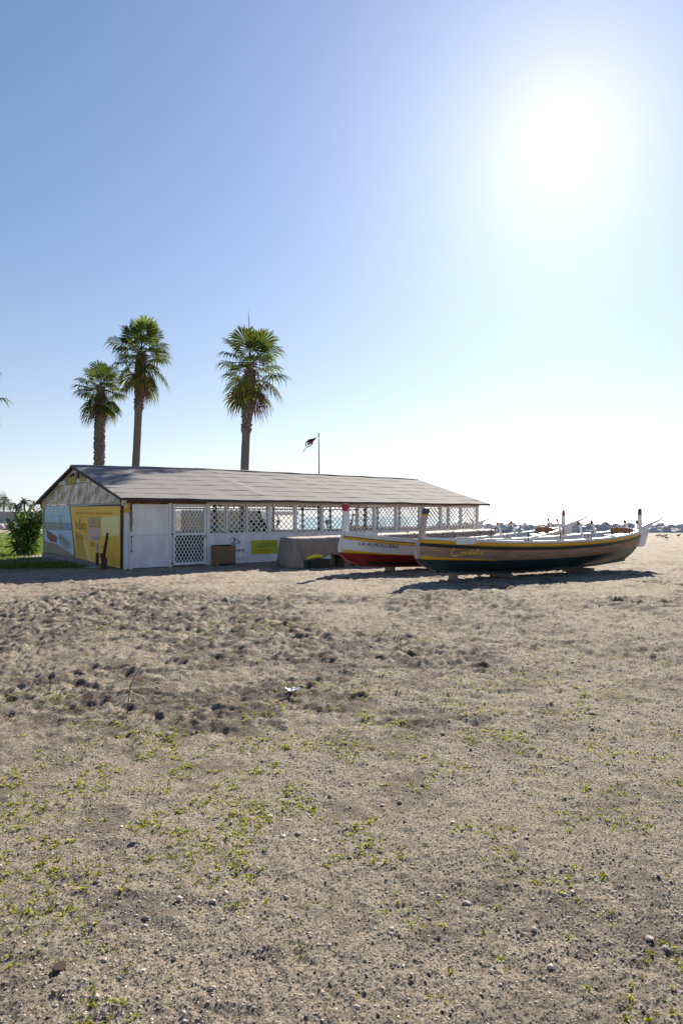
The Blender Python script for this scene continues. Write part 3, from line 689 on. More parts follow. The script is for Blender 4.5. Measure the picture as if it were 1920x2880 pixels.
# yellow-green notice on the knee wall
Y = local_thing('yellow_notice', 'yellow green notice board with faint green letters on the white knee wall', 'sign')
(nx0, nz1), (nx1, nz0) = fac(708, 1520, -.02), fac(781, 1556, -.02)
MB().box(nx0, nx1, -.018, .0035, nz0, nz1).build('board', 'ygreen', Y)
mo('lettering', fit_text('LUIDO UM', lambda a, b, d: (nx0+.20+(nx1-nx0-.28)*a, -.020-d, nz1-.26+.17*b), .001), 'gtext', Y)
MB().box(nx0+.28, nx1-.36, -.0215, -.0185, nz0+.10, nz0+.14).build('line_print', 'ochre', Y)
# painted fish sign and lettering on the wall
Fs = local_thing('painted_fish_sign', 'hand painted fish outline and script lettering on the white knee wall', 'sign')
def fpts(l): return [(fac(px, py, -.004)[0], -.004, fac(px, py, -.004)[1]) for px, py in l]
MB().tube(catmull(fpts([(679, 1519), (672, 1526), (664, 1529.5), (655, 1529), (648.5, 1524), (647, 1518), (651, 1513), (658, 1513), (666, 1517), (673, 1524), (676, 1531)])), .008, 5, flat=.5).build('fish_outline', 'ink', Fs)
for o_ in (0, 2.2, 4.4): MB().tube(fpts([(659+o_, 1512), (655+o_, 1531)]), .006, 5, flat=.5).build('fish_stripe', 'ink', Fs)
MB().tube(fpts([(653, 1516.5), (654.6, 1517)]), .012, 5, flat=.4).build('fish_eye', 'ink', Fs)
MB().tube(catmull(fpts([(663, 1551), (666, 1546), (668, 1550), (670, 1546), (672, 1550), (676, 1547), (674, 1545), (673, 1550), (678, 1549), (684, 1545), (687, 1544), (683, 1548), (688, 1549), (685, 1553), (682, 1551)])), .007, 5, flat=.5).build('script_lettering', 'ink', Fs)
mo('small_lettering', fit_text('CENTRAL', lambda a, b, d: (fac(666+24*a, 1573, -.004)[0], -.003-d, fac(666, 1574, -.004)[1]+.07*b), .001), 'paleink', Fs)

# ------------------------------------------------------------------ rowing boats
def lag(a, b, c): # quadratic through bow, middle and stern values
    return lambda s: a*(1-s)*(1-2*s)+b*4*s*(1-s)+c*s*(2*s-1)
class Hull:
    def __init__(h, L, B, zs, zk, rake=(.55, .7)): h.L, h.B, h.zs, h.zk, h.rake, h.bulge = L, B, lag(*zs), lag(*zk), rake, .06
    def b(h, s): return h.B/2*max(0, 1-abs(2*s-1)**2.35)**.82
    def fq(h, s, q):
        m = 1-abs(2*s-1)**3; q = min(max(q, 0), 1); return (1-m)*q**.8+m*(1-(1-q)**2.4)**.62
    def pt(h, s, z, side, off=0):
        zk, zs = h.zk(s), h.zs(s); q = (z-zk)/(zs-zk); u = 1-min(max(q, 0), 1)
        x0 = h.rake[0]*u**6-h.bulge*math.sin(PI*min(1, u*1.1)); x1 = h.L-h.rake[1]*u**3
        return (x0+(x1-x0)*s, side*(h.b(s)*h.fq(s, q)+.045+off), z)
def boat(name, label, cfg, loc, rz, detail=True, group=None):
    T = thing(name, label, 'rowing boat', loc, rz, group); h = Hull(cfg['L'], cfg['B'], cfg['zs'], cfg['zk']); L = h.L
    N = 44 if detail else 18
    def strip(nm, za, zb, off, m, s0=0., s1=1., rows=3, sides=(-1, 1), parent=None, solid=.012, smooth=True):
        mb_ = MB()
        for sd_ in sides:
            P = []
            for k in range(rows+1):
                P.append([h.pt(s, za(s)+(zb(s)-za(s))*k/rows, sd_, off) for s in [s0+(s1-s0)*i/N for i in range(N+1)]])
            mb_.grid(P if sd_ < 0 else [r_[::-1] for r_ in P])
        return mb_.build(nm, m, parent or T, smooth, solid=0 if nm in ('plank', 'hull_bottom') else solid)
    wl = lag(*cfg['wl']); zs = h.zs
    strip('hull_bottom', lambda s: h.zk(s)+.0, wl, -.006, cfg['m_bottom'], rows=8)
    if cfg.get('bilge'): strip('bilge_band', lambda s: h.zk(s)+.0, lambda s: h.zk(s)+.09, .008, 'boatblack', .045, .96, rows=4, solid=.006)  # black strip along the lowest part of the hull
    # strakes between the painted bottom and the rail
    top = lambda s: zs(s)-cfg['band'][0]
    nst = cfg['strakes']
    for i in range(nst):
        strip('plank', (lambda s, i=i: wl(s)+(top(s)-wl(s))*i/nst+.003), (lambda s, i=i: wl(s)+(top(s)-wl(s))*(i+1)/nst-.001), (.0015 if i % 2 else 0), cfg['m_side'], rows=2)
    b0, b1, b2 = cfg['band']  # below the rail: third colour, second colour, white
    strip('rub_strake', lambda s: zs(s)-b0, lambda s: zs(s)-b1, .022, cfg['m_b0'], rows=1, solid=.03)
    strip('painted_stripe', lambda s: zs(s)-b1+.002, lambda s: zs(s)-b2, .012, cfg['m_b1'], rows=1, solid=.02)
    strip('top_strake', lambda s: zs(s)-b2+.002, lambda s: zs(s)-.004, .010, 'boatwhite', rows=1, solid=.02)
    if cfg.get('bowstripe'):
        e = cfg['bowstripe']; f = lambda s: max(0, 1-s/e)
        strip('bow_stripe', lambda s: wl(s)-.012*f(s), lambda s: wl(s)+.075*f(s)+.004, .010, 'boatyellow', 0, e, rows=1, solid=.012)
        strip('stern_stripe', lambda s: wl(s), lambda s: wl(s)+.07*max(0, (s-.95)/.05)+.004, .010, 'boatyellow', .95, 1, rows=1, solid=.012)
    # inside
    strip('inner_hull', lambda s: h.zk(s)+.14, lambda s: zs(s)-.01, -.055, 'boatwhite', .02, .98, rows=4)
    P = [[(h.pt(s, h.zk(s)+.17, 1)[0], t*max(.01, h.b(s)*h.fq(s, .2)-.03), h.zk(s)+.17) for s in [.05+.9*i/N for i in range(N+1)]] for t in (-1, -.33, .33, 1)]
    MB().grid(P).build('floor_boards', 'block', T, solid=.02)
    for sd_ in (-1, 1):
        P = [[h.pt(s, zs(s), sd_, o_)[:2]+(zs(s)+dz,) for s in [i/N for i in range(N+1)]] for o_, dz in ((.035, -.012), (.03, .03), (-.085, .03), (-.09, -.012))]
        MB().grid(P if sd_ < 0 else [r_[::-1] for r_ in P]).build('gunwale', 'boatwhite', T, solid=.012)
    for s in (.24, .36, .48, .60, .72, .83):
        w = h.b(s)-.06; x = h.pt(s, zs(s), 1)[0]; MB().box(x-.11, x+.11, -w, w, zs(s)-.20, zs(s)-.165).build('thwart', 'boatwhite', T)
    for s, nm in ((.0, 'fore_deck'), (.86, 'aft_deck')):
        s1 = s+.14; P = [[(h.pt(q, zs(q), 1)[0], t*max(.02, h.b(q)-.02), zs(q)-.05) for q in np.linspace(s+.005, s1-.005, 9)] for t in (-1, -.4, .4, 1)]
        MB().grid(P).build(nm, 'boatwhite', T, solid=.02)
    # tholes on dark pads
    for sd_ in (-1, 1):
        for s in cfg['tholes']:
            x, y, _ = h.pt(s, zs(s), sd_, -.03)
            pad = MB().box(x-.13, x+.13, y-.03, y+.03, zs(s)+.03, zs(s)+.055).build('thole_pad', 'strap', T)
            MB().tube([(x, y, zs(s)+.05), (x+.01, y, zs(s)+.27)], .011, 6).build('thole_pin', 'steel', pad)
    # keel and stem
    MB().grid([[(h.pt(s, h.zk(s), 1)[0], y, h.zk(s)+dz) for s in [i/20 for i in range(21)]] for y, dz in ((-.04, .03), (-.04, -.06), (.04, -.06), (.04, .03))]).build('keel', cfg['m_bottom'], T)
    def blade(nm, pts, thick, m, parent=None, bevel=.01): # (x, z, width along x) sections
        mb_ = MB(); vs = []
        for x, z, w in pts: vs += [(x-w/2, -thick/2, z), (x+w/2, -thick/2, z), (x+w/2, thick/2, z), (x-w/2, thick/2, z)]
        n = len(pts); fs = [(i*4+k, i*4+(k+1) % 4, (i+1)*4+(k+1) % 4, (i+1)*4+k) for i in range(n-1) for k in range(4)]+[(3, 2, 1, 0), tuple((n-1)*4+k for k in range(4))]
        return mb_.add(vs, fs).build(nm, m, parent or T, bevel=bevel)
    z0, z1 = h.zk(0), zs(0)
    low = [(h.rake[0]*(1-q)**6-h.bulge*math.sin(PI*min(1, (1-q)*1.1))-.03+.08*q**3, z0+(z1-z0)*q, .15) for q in (.0, .04, .08, .13, .2, .3, .45, .6, .8, 1.0)]
    q0 = (wl(0)-z0)/(z1-z0); ft = [p_ for p_ in low if p_[1] < wl(0)-.02]; cut = (h.rake[0]*(1-q0)**6-h.bulge*math.sin(PI*min(1, (1-q0)*1.1))-.03+.08*q0**3, wl(0), .15)
    blade('forefoot', ft+[cut], .11, cfg['m_bottom']); blade('stem', [(cut[0], cut[1]+.001, .15)]+[p_ for p_ in low if p_[1] > wl(0)+.02]+[(x, z, w) for x, z, w in cfg['stem']], .11, cfg['m_stem'])
    tx, tz, tw = cfg['stem'][-1]
    for nm, m, pts in cfg['stemtip']: blade(nm, pts, .125, m)
    # bow boards
    for sd_ in (-1,):
        xa, xb, zl, zh = cfg['bowboard']; n = 10; ol = [(xa, zl), (xb-.12, zl)]+[(xb-.12+.12*math.sin(PI*k/n), (zl+zh)/2-(zh-zl)/2*math.cos(PI*k/n)) for k in range(1, n)]+[(xb-.12, zh), (xa, zh)]
        mb_ = MB(); s_ = (xa+xb)/2/L; yb = h.b(s_)+.085
        sl = (h.b(xb/L)-h.b(xa/L))/(xb-xa)
        mb_.prism([(x, sd_*(yb+sl*(x-(xa+xb)/2)), z) for x, z in (ol if sd_ < 0 else ol[::-1])], (0, sd_*.03, 0)).build('bow_board', 'boatwhite', T)
    # stern: post, rudder, boom, heads, backrest
    zt = cfg['sterntop']; ze = zs(1)
    blade('sternpost', [(L-.05, ze-.52, .12), (L-.01, .75*ze, .13), (L+.02, ze+.02, .17), (L+.035, ze+.15, .12), (L+.04, zt-.22, .085)], .09, 'boatwhite')
    blade('sternpost_band', [(L+.04, zt-.219, .092), (L+.04, zt-.19, .09)], .1, 'boatyellow' if cfg['tipw'] else 'boatwhite', bevel=0); blade('sternpost_tip', [(L+.04, zt-.189, .088), (L+.045, zt-.02, .075 if cfg['tipw'] else .02), (L+.045, zt, .06 if cfg['tipw'] else .01)], .085, cfg['m_tip'])
    MB().prism([(L+.09, -.03, ze+.02), (L+.42, -.03, ze+.08), (L+.40, -.03, ze-.12), (L+.30, -.03, ze-.36), (L+.22, -.03, ze-.50), (L+.05, -.03, ze-.52), (L+.03, -.03, ze-.3)][::-1], (0, .06, 0)).build('rudder', 'boatwhite', T)
    MB().bar((L-.05, 0, ze+.0), (L+.55, 0, ze+.18), .10, .13).bar((L+.5, 0, ze+.175), (L+.95, 0, ze+.30), .07, .075).build('tiller_beam', 'boatwhite', T, bevel=.012)
    MB().bar((L+.93, 0, ze+.295), (L+1.13, 0, ze+.39), .05, .045).build('tiller_tip', cfg['m_tip'], T)
    for x, sd_, ht in cfg['heads']:
        s = x/L; _, y, _ = h.pt(s, zs(s), sd_, -.05); zb_ = zs(s)-.1
        lean = .12
        pts = [(x+lean*.9, y*.97, zb_), (x+.02, y*.98, zb_+.62*ht), (x-lean*.35, y, zb_+.80*ht)]
        hd = MB().tube(pts, [.045, .036, .034], 8).build('post_head', 'boatwhite', T, smooth=False)
        if cfg['headband']: MB().tube([(x-lean*.34, y, zb_+.795*ht), (x-lean*.42, y, zb_+.84*ht)], .038, 8).build('band', 'boatyellow', hd)
        MB().tube([(x-lean*.40, y, zb_+.83*ht), (x-lean*.55, y, zb_+.95*ht), (x-lean*.60-.02, y, zb_+1.0*ht)], [.036, .044, .03], 8).build('tip', cfg['m_head'], hd)
    s = .90; w = h.b(s)*.85; x = L*s; n = 9
    bk = MB().prism([(x, -w, zs(s)-.02), (x, w, zs(s)-.02)]+[(x+.02, w*math.cos(PI*k/n), zs(s)+.10+.06*math.sin(PI*k/n)) for k in range(n+1)], (.035, 0, 0)).build('backrest', 'wicker', T)
    T['hull'] = 0; del T['hull']
    return T, h
ang1 = math.atan2(21.1-17.0, 9.18-1.95)
cord = dict(L=8.31, B=1.95, zs=(1.05, .925, 1.17), zk=(.22, .115, .30), wl=(.535, .475, .74), band=(.195, .125, .035), strakes=3,
    m_bottom='boatdark', m_side='weathered', m_b0='boatblack', m_b1='boatyellow', m_stem='stemwood', bowstripe=.24,
    tholes=(.20, .33, .46, .59, .72, .845), stem=[(.075, 1.25, .14), (.11, 1.45, .13), (.15, 1.60, .12)],
    stemtip=[('stem_band', 'boatyellow', [(.15, 1.585, .135), (.158, 1.64, .135)]), ('stem_head', 'boatblue', [(.16, 1.641, .125), (.175, 1.70, .15), (.185, 1.76, .14), (.19, 1.79, .10)])],
    bowboard=(.72, 1.22, .89, 1.07), sterntop=1.83, tipw=True, m_tip='grey_tip', m_head='grey_tip', headband=True,
    heads=[(L_, s_, h_) for L_, s_, h_ in ((6.55, 1, .50), (7.0, 1, .50), (7.95, -1, .42), (8.0, 1, .42))])
bt, hc = boat('wooden_rowing_boat', 'weathered brown rowing boat lettered Cordela with yellow and black rail stripes and dark bottom', cord, (1.95, 17.0, .02), ang1)
alm = dict(L=8.35, B=2.0, zs=(1.125, .835, 1.20), zk=(.21, .13, .32), wl=(.57, .47, .82), band=(.150, .118, .092), strakes=1, bilge=True,
    m_bottom='boatred', m_side='boatwhite', m_b0='boatyellow', m_b1='boatblack', m_stem='boatwhite', bowstripe=.22,
    tholes=(.20, .33, .46, .59, .72, .845), stem=[(.055, 1.30, .17), (.06, 1.5, .145), (.065, 1.74, .125)],
    stemtip=[('stem_head', 'boatred2', [(.065, 1.741, .13), (.065, 1.80, .14), (.065, 1.84, .20), (.065, 1.90, .20), (.065, 1.945, .13)])],
    bowboard=(.50, .80, 1.03, 1.15), sterntop=1.80, tipw=False, m_tip='boatred2', m_head='boatpink', headband=False,
    heads=[(6.3, 1, .54), (6.8, 1, .54), (7.85, -1, .48), (8.0, 1, .48)])
alm['band'] = (.165, .105, .088)
ang2 = math.atan2(23.2-19.4, 7.53-.05)
bt2, ha = boat('white_rowing_boat', 'white rowing boat lettered La Almoguera with red bottom and red knobbed stem post', alm, (.05, 19.4, .02), ang2)
# rowing boat kept on the far side of the shed, seen through the lattice
far = dict(cord); far.update(m_side='boatwhite', m_bottom='boatred', m_stem='boatyellow', bowstripe=None, m_head='boatyellow', m_tip='boatblack')
p0 = at(985, 1500, 42); bt3, _ = boat('white_rowing_boat', 'white rowing boat with yellow heads beyond the shed, seen through the lattice', far, (p0.x, p0.y, gh(p0.x, p0.y)), math.radians(12), detail=False)
# names painted on the bows
def hull_text(T, h, me_fn, m, name='lettering'):
    me = me_fn; return mo(name, me, m, T)
def on_hull(h, x, z, off):
    s = x/h.L
    for _ in range(4): s = min(max(s+(x-h.pt(s, z, -1)[0])/h.L, .01), .99)
    y = h.pt(s, z, -1, off)[1]; return (x, y, z)
mo('lettering', fit_text('LA ALMOGUERA', lambda a, b, d: on_hull(ha, .36+1.06*a, .765-.095*a+.10*b, .014+d), .0015), 'ink', bt2)
# script lettering "Cordela" from pen strokes (unit: x right, y up)
pen = [[(.24, .86), (.20, .98), (.12, .95), (.04, .70), (.0, .40), (.04, .12), (.12, .02), (.20, .10), (.23, .20)],
       [(.33, .42), (.29, .42), (.26, .30), (.29, .18), (.34, .22), (.35, .34), (.32, .43), (.37, .38), (.41, .42)],
       [(.41, .44), (.42, .20), (.43, .36), (.47, .42), (.49, .38)],
       [(.58, .40), (.53, .42), (.50, .30), (.53, .18), (.58, .24), (.62, .60), (.64, .82), (.60, .40), (.62, .20), (.65, .24)],
       [(.66, .28), (.72, .34), (.72, .42), (.68, .42), (.66, .30), (.68, .18), (.74, .22)],
       [(.74, .22), (.80, .60), (.81, .80), (.78, .78), (.76, .40), (.78, .19), (.82, .24)],
       [(.91, .40), (.86, .42), (.83, .30), (.86, .18), (.91, .26), (.92, .40), (.92, .22), (.95, .18), (1.0, .26)]]
mbp = MB()
for st_ in pen:
    pts = [on_hull(hc, .68+.80*v.x, .585+.265*v.y, .014) for v in catmull([(a, b, 0) for a, b in st_], 5)]
    mbp.tube(pts, [.012 if st_ is pen[0] else .009]*len(pts), 5, flat=1)
mbp.build('lettering', 'nameyellow', bt)

# timber blocks under the keels
def block(px, py, l, w, hgt, rz, label):
    D = CAM_H*F/(py-HY); X_ = (px-CX)/F*D; o = MB().box(-l/2, l/2, -w/2, w/2, -.04, hgt).build('timber_block', 'block', bevel=.01)
    o.location = (X_, D, gh(X_, D)-.02); o.rotation_euler = (0, 0, rz); return tag(o, label, 'block')
def under(T, h, s, l, w, label, top=0.0):
    x = h.pt(s, h.zk(s), 1)[0]; P = T.matrix_basis @ Vector((x, 0, 0)); zt = h.zk(s)-.06+T.location.z; g_ = gh(P.x, P.y)-.03
    o = MB().box(-l/2, l/2, -w/2, w/2, g_, zt+.012).build('timber_block', 'block', bevel=.01); o.location = (P.x, P.y, 0); o.rotation_euler = (0, 0, T.rotation_euler.z+PI/2+.1); return tag(o, label, 'block', 'timber blocks under the boats')
bpy.context.view_layer.update()
under(bt, hc, .07, .22, .14, 'pale timber block under the stem of the brown boat'); under(bt, hc, .30, .7, .14, 'pale timber block under the forward keel of the brown boat'); under(bt, hc, .72, .95, .18, 'pale timber block under the after keel of the brown boat')
under(bt2, ha, .14, .35, .14, 'pale timber block under the forward keel of the white boat'); under(bt2, ha, .70, .8, .18, 'pale timber block under the after keel of the white boat')
under(bt3, hc, .3, .8, .2, 'timber block under the boat beyond the shed'); under(bt3, hc, .72, .8, .2, 'timber block under the after keel of the boat beyond the shed')

# ------------------------------------------------------------------ tarpaulin covered boat
ct = thing('covered_boat', 'boat wrapped in a beige tarpaulin between the shed and the white boat', 'covered boat', (-1.76, 21.6, 0), math.radians(29.5))
n1, n2 = 70, 26; rows = []; CL = 8.3
def cov(t, k):
    x = CL*t; u = -1+2*k; a = abs(u); sg = 1 if u > 0 else -1
    hw = .60*(1-.18*abs(2*t-1)**4); zt = .93+.20*t
    zb = .02+.34*float(sst(.075, .135, t))+(.05*math.sin(t*7+1) if t > .13 else 0)
    q = 0
    if a < .30: y = a/.30*hw*.80; z = zt-.015*(a/.3)**2
    else:
        q = (a-.30)/.70; y = hw*(.80+.20*min(q*7, 1)+.05*q)+.02*q*math.sin(x*7)*(1-min(t*4, 1)); z = zt-.015-(zt-.015-zb)*max(0, q-.06)/.94-.02*min(q*7, 1)
    w = .006*math.sin(x*5.3+u*3)+.005*math.sin(x*11+u*9+1)+.006*math.sin(u*14+x*1.3)
    if a > .3: y += (w*1.3+.016*math.sin(x*8.3+2*math.sin(x*1.7)+q*1.5)+.012*math.sin(x*3.1-q*6))*min(1, q*3)+.05*q*q*math.sin(x*2.3)*(1-min(t*3, 1))
    else: z += w
    return (x+.01*math.sin(u*5), sg*y, z)
for i in range(n1+1): rows.append([cov(i/n1, k/n2) for k in range(n2+1)])
# front end hanging to the ground in a folded flap
front = []
for j, (dx_, q) in enumerate(((-.13, 1.0), (-.10, .72), (-.07, .42), (-.03, .12))):
    r_ = []
    for k in range(n2+1):
        x, y, z = rows[0][k]; fold = .07*math.sin(k/n2*PI*3.0+.7)*q; r_.append((x+dx_+fold, y*(1+.03*q), max(.015, z*(1-q)+.02*q)))
    front.append(r_)
MB().grid(front+rows).build('tarpaulin', 'tarp', ct, smooth=True, solid=.012)
back = [(CL-.005, y, z) for x, y, z in rows[-1]]; MB().add(back, [tuple(range(len(back)))]).build('end_flap', mat('blue_grey_flap', (.30, .33, .40), .7, (.24, .27, .33), 3), ct, solid=.012)
MB().add([(.02, -.60, .925), (-.17, -.46, .02), (.05, -.70, .015), (.34, -.70, .02)], [(0, 1, 2), (0, 2, 3)]).build('corner_flap', 'tarp', ct, solid=.01)
for t in (.335, .56, .76, .9):
    i = int(t*n1); pts = [(x, y*1.012+(.004 if y > 0 else -.004), z+.012) for x, y, z in rows[i]]
    MB().grid([[(x-.022, y, z) for x, y, z in pts], [(x+.022, y, z) for x, y, z in pts]]).build('strap', 'strap', ct, solid=.008)
for x in (2.0, 6.2): MB().box(x-.12, x+.12, -.45, .45, -.03, .45).build('trestle', 'block', ct)
MB().grid([[(x, y, .42-.3*(1-abs(y)/.8)*0) for x in np.linspace(.8, CL-.1, 12)] for y in (-.5, 0, .5)]).build('hull_underside', 'boatblue', ct, solid=.03)

# gear heaped by the covered boat
def ground_px(px, py): D = CAM_H*F/(py-HY); return (px-CX)/F*D, D
gx, gy = ground_px(857, 1597)
net = MB()
for i in range(26):
    a = rnd.uniform(0, 2*PI); rr = rnd.uniform(.05, .24); c_ = Vector((rnd.uniform(-.08, .08), rnd.uniform(-.06, .06), .04+.26*(1-rr/.26)*rnd.random()))
    net.tube([c_+Vector((math.cos(a+t*.7)*rr, math.sin(a+t*.7)*rr*.8, .05*math.sin(t*2+i))) for t in range(9)], .014, 5)
o = net.build('fishing_net', 'green'); o.location = (gx, gy, gh(gx, gy)); tag(o, 'small heap of dark green net beside the tarpaulin covered boat', 'net')
gx, gy = ground_px(893, 1597); o = MB().box(-.34, .34, -.2, .2, -.02, .26).build('black_crate', 'boatblack', bevel=.02); o.location = (gx, gy+.15, gh(gx, gy)); o.rotation_euler = (0, 0, .5); tag(o, 'low black crate under the edge of the beige tarpaulin', 'crate')
ybag = MB(); P = []
for i in range(9):
    t = i/8; P.append([(-.26+.52*t, .075*math.cos(k*PI/4)*(1+.35*math.sin(i*2.1+k)), .07+.06*math.sin(k*PI/4)*(1+.3*math.sin(i*3+k))+.05*math.sin(t*PI)) for k in range(9)])
ybag.grid(P); o = ybag.build('yellow_bag', 'brightyellow', smooth=True, solid=.006); o.location = (gx-.1, gy+.1, gh(gx, gy)+.235); o.rotation_euler = (0, -.12, .3); tag(o, 'crumpled bright yellow bag lying on the black crate', 'bag')
gx, gy = ground_px(905, 1592); o = MB().box(-.05, .05, -.06, .06, -.02, .33).build('timber_prop', 'block', bevel=.008); o.location = (gx+.35, gy, gh(gx, gy)); tag(o, 'short upright timber prop beside the black crate', 'block')

# brown slatted crate against the knee wall
cr = local_thing('slatted_crate', 'brown crate with horizontal slats leaning by the knee wall under the painted fish', 'crate')
x0, x1, z1 = fac(600, 1560, -.44)[0]+.14, fac(661, 1560, -.44)[0], fac(630, 1535, -.44)[1]
MB().box(x0+.02, x1-.01, -.42, -.05, .06, z1-.02).build('carcass', 'darkboard', cr)
for i in range(12): MB().box(x0+.06, x1-.0, -.436, -.42, .07+i*(z1-.09)/12, .07+i*(z1-.09)/12+.042).build('slat', 'crate', cr)
MB().box(x0, x0+.055, -.45, -.04, .02, z1).build('side_panel', 'crate', cr); MB().box(x1-.012, x1+.02, -.44, -.04, .04, z1-.02).build('side_panel', 'crate', cr)
MB().box(x0, x1+.02, -.45, -.04, z1+.001, z1+.02).build('lid', 'fascia', cr); MB().box(x0+.1, x0+.16, -.4, -.34, -.03, .06).box(x1-.16, x1-.1, -.4, -.34, -.03, .06).box(x0+.1, x0+.16, -.12, -.06, -.03, .06).box(x1-.16, x1-.1, -.12, -.06, -.03, .06).build('feet', 'darkboard', cr)

# driftwood stump and carved stake on a flat stone
w_, z_ = gab(320, 1603, -.55)
def sl(x, y, z=0): v = shed(x, y, z); return v
st = sl(-.42, .95); g0 = gh(st.x, st.y)
bs = MB(); bm = bmesh.new(); bmesh.ops.create_icosphere(bm, subdivisions=2, radius=1)
for v in bm.verts: v.co = Vector((v.co.x*.42*(1+.1*math.sin(v.co.y*7)), v.co.y*.26, v.co.z*.07+.03))
me = bpy.data.meshes.new('flat_stone'); bm.to_mesh(me); bm.free(); o = mo('flat_stone', me, 'concrete', smooth=True); o.location = (st.x, st.y, g0); o.rotation_euler = (0, 0, BA+PI/2); tag(o, 'flat pale stone slab at the foot of the yellow banner', 'stone')
dw = thing('driftwood_trunk', 'dark twisted driftwood trunk standing before the yellow banner', 'driftwood', sl(-.42, .42, 0), BA-PI/2)
dw.location.z = gh(dw.location.x, dw.location.y)-.02
MB().tube(catmull([(0, 0, 0), (-.03, 0, .2), (-.05, .02, .38), (.06, .02, .62), (.16, .03, .9), (.24, .03, 1.12)]), [.075, .075, .074, .073, .072, .07, .068, .066, .062, .058, .055, .052, .05, .048, .046, .045, .044, .044, .043, .043, .043, .042, .042, .042, .041, .04, .04, .04, .04, .04, .04], 9).build('trunk', 'driftwood', dw, smooth=True)
MB().tube(catmull([(-.02, 0, .25), (-.14, .0, .38), (-.16, .0, .50)], 4), .055, 8).build('fork', 'driftwood', dw, smooth=True)
MB().tube(catmull([(.02, 0, .12), (.15, .0, .16), (.19, 0, .28), (.12, 0, .38)], 5), .045, 8).build('fork', 'driftwood', dw, smooth=True)
for a, b in (((.1, 0, .72), (-.12, -.02, .70)), ((.1, 0, .75), (-.06, .03, .78)), ((.12, 0, .7), (.22, -.05, .60)), ((.08, 0, .68), (-.08, -.03, .63))):
    MB().tube([a, [(p+q)/2+(.02 if i == 2 else 0) for i, (p, q) in enumerate(zip(a, b))], b], [.016, .012, .004], 5).build('twig', 'driftwood', dw)
cv = thing('carved_stake', 'short wooden stake with a painted pointed head on the flat stone', 'carving', sl(-.42, .98, 0), BA-PI/2); cv.location.z = g0+.03
MB().tube([(0, 0, 0), (.0, 0, .25), (.01, 0, .45)], [.045, .05, .048], 8).build('stake', 'driftwood', cv); MB().tube([(.01, 0, .44), (.01, 0, .52), (.02, 0, .60), (.02, 0, .70), (.02, 0, .80)], [.05, .065, .075, .05, .008], 10, flat=.6).build('painted_head', 'carved', cv, smooth=True); MB().tube([(.01, 0, .465), (.01, 0, .49)], .062, 10).build('collar', 'white', cv); MB().tube([(.04, 0, .3), (.09, 0, .26), (.085, 0, .2)], .015, 6).build('peg', 'driftwood', cv)

# ------------------------------------------------------------------ fan palms
def fan_leaf(pitch, seed, R=1.0, pet=1.0, nseg=30, spread=2.35, limp=.35):
    """a fan leaf in the xz half plane: stalk leaves the hub at the given pitch, blade tips sag"""
    r = random.Random(seed); mb = MB(); d = Vector((math.cos(pitch), 0, math.sin(pitch)))
    pts = [d*(pet*t)+Vector((0, 0, -.16*pet*t*t*math.cos(pitch))) for t in (0, .35, .7, 1)]
    mb.tube(pts, [.03, .022, .016, .012], 5)
    tip = pts[-1]; ax = (pts[-1]-pts[-2]).normalized(); side = Vector((0, 1, 0)); nrm = side.cross(ax)*-1
    # the blade plane hangs a little more than the stalk
    tilt = Matrix.Rotation(-r.uniform(-.15, .5), 3, side); ax = -(tilt @ -ax); nrm = tilt @ nrm
    for i in range(nseg):
        a = spread*(-1+2*(i+.5)/nseg)+r.uniform(-.03, .03); ln = R*(1-.22*(abs(a)/spread)**2)*r.uniform(.86, 1.08)
        u = ax*math.cos(a)+side*math.sin(a); v = (ax*-math.sin(a)+side*math.cos(a)); hw = ln*.60*spread/nseg*1.12
        sag = limp*r.uniform(.6, 1.4); fold = nrm*(.03*(1 if i % 2 else -1))-Vector((0, 0, 0))
        p1 = tip+u*ln*.60+fold+Vector((0, 0, -.06*sag)); p2 = tip+u*ln*.82+Vector((0, 0, -.30*sag*ln)); p3 = tip+u*ln*.95+Vector((r.uniform(-.04, .04), r.uniform(-.04, .04), -.72*sag*ln))
        mb.add([tip, p1-v*hw, p1+v*hw, p2-v*hw*.45, p2+v*hw*.45, p3], [(0, 1, 2), (1, 3, 4, 2), (3, 5, 4)])
    me = bpy.data.meshes.new('fan_leaf'); me.from_pydata(mb.v, [], mb.f); me.update(); return me
PITCH = (1.45, 1.15, .85, .5, .15, -.2, -.6, -1.0)
LEAF = {p_: [fan_leaf(p_, 100+i*10+j, limp=.25+.3*(p_ < .6)) for j in range(3)] for i, p_ in enumerate(PITCH)}
DEAD = [fan_leaf(p_, 300+i, R=.85, pet=.75, nseg=16, spread=.75, limp=.9) for i, p_ in enumerate((-.75, -1.0, -1.2, -1.35))]
def leaf_mesh(me, m):
    c = me.copy(); c.materials.clear(); c.materials.append(M[m]); return c
GREEN = {k: [leaf_mesh(a, 'palm') for a in v] for k, v in LEAF.items()}; YEL = {k: [leaf_mesh(v[0], 'palmy')] for k, v in LEAF.items()}; DEADM = [leaf_mesh(a, 'palmdead') for a in DEAD]
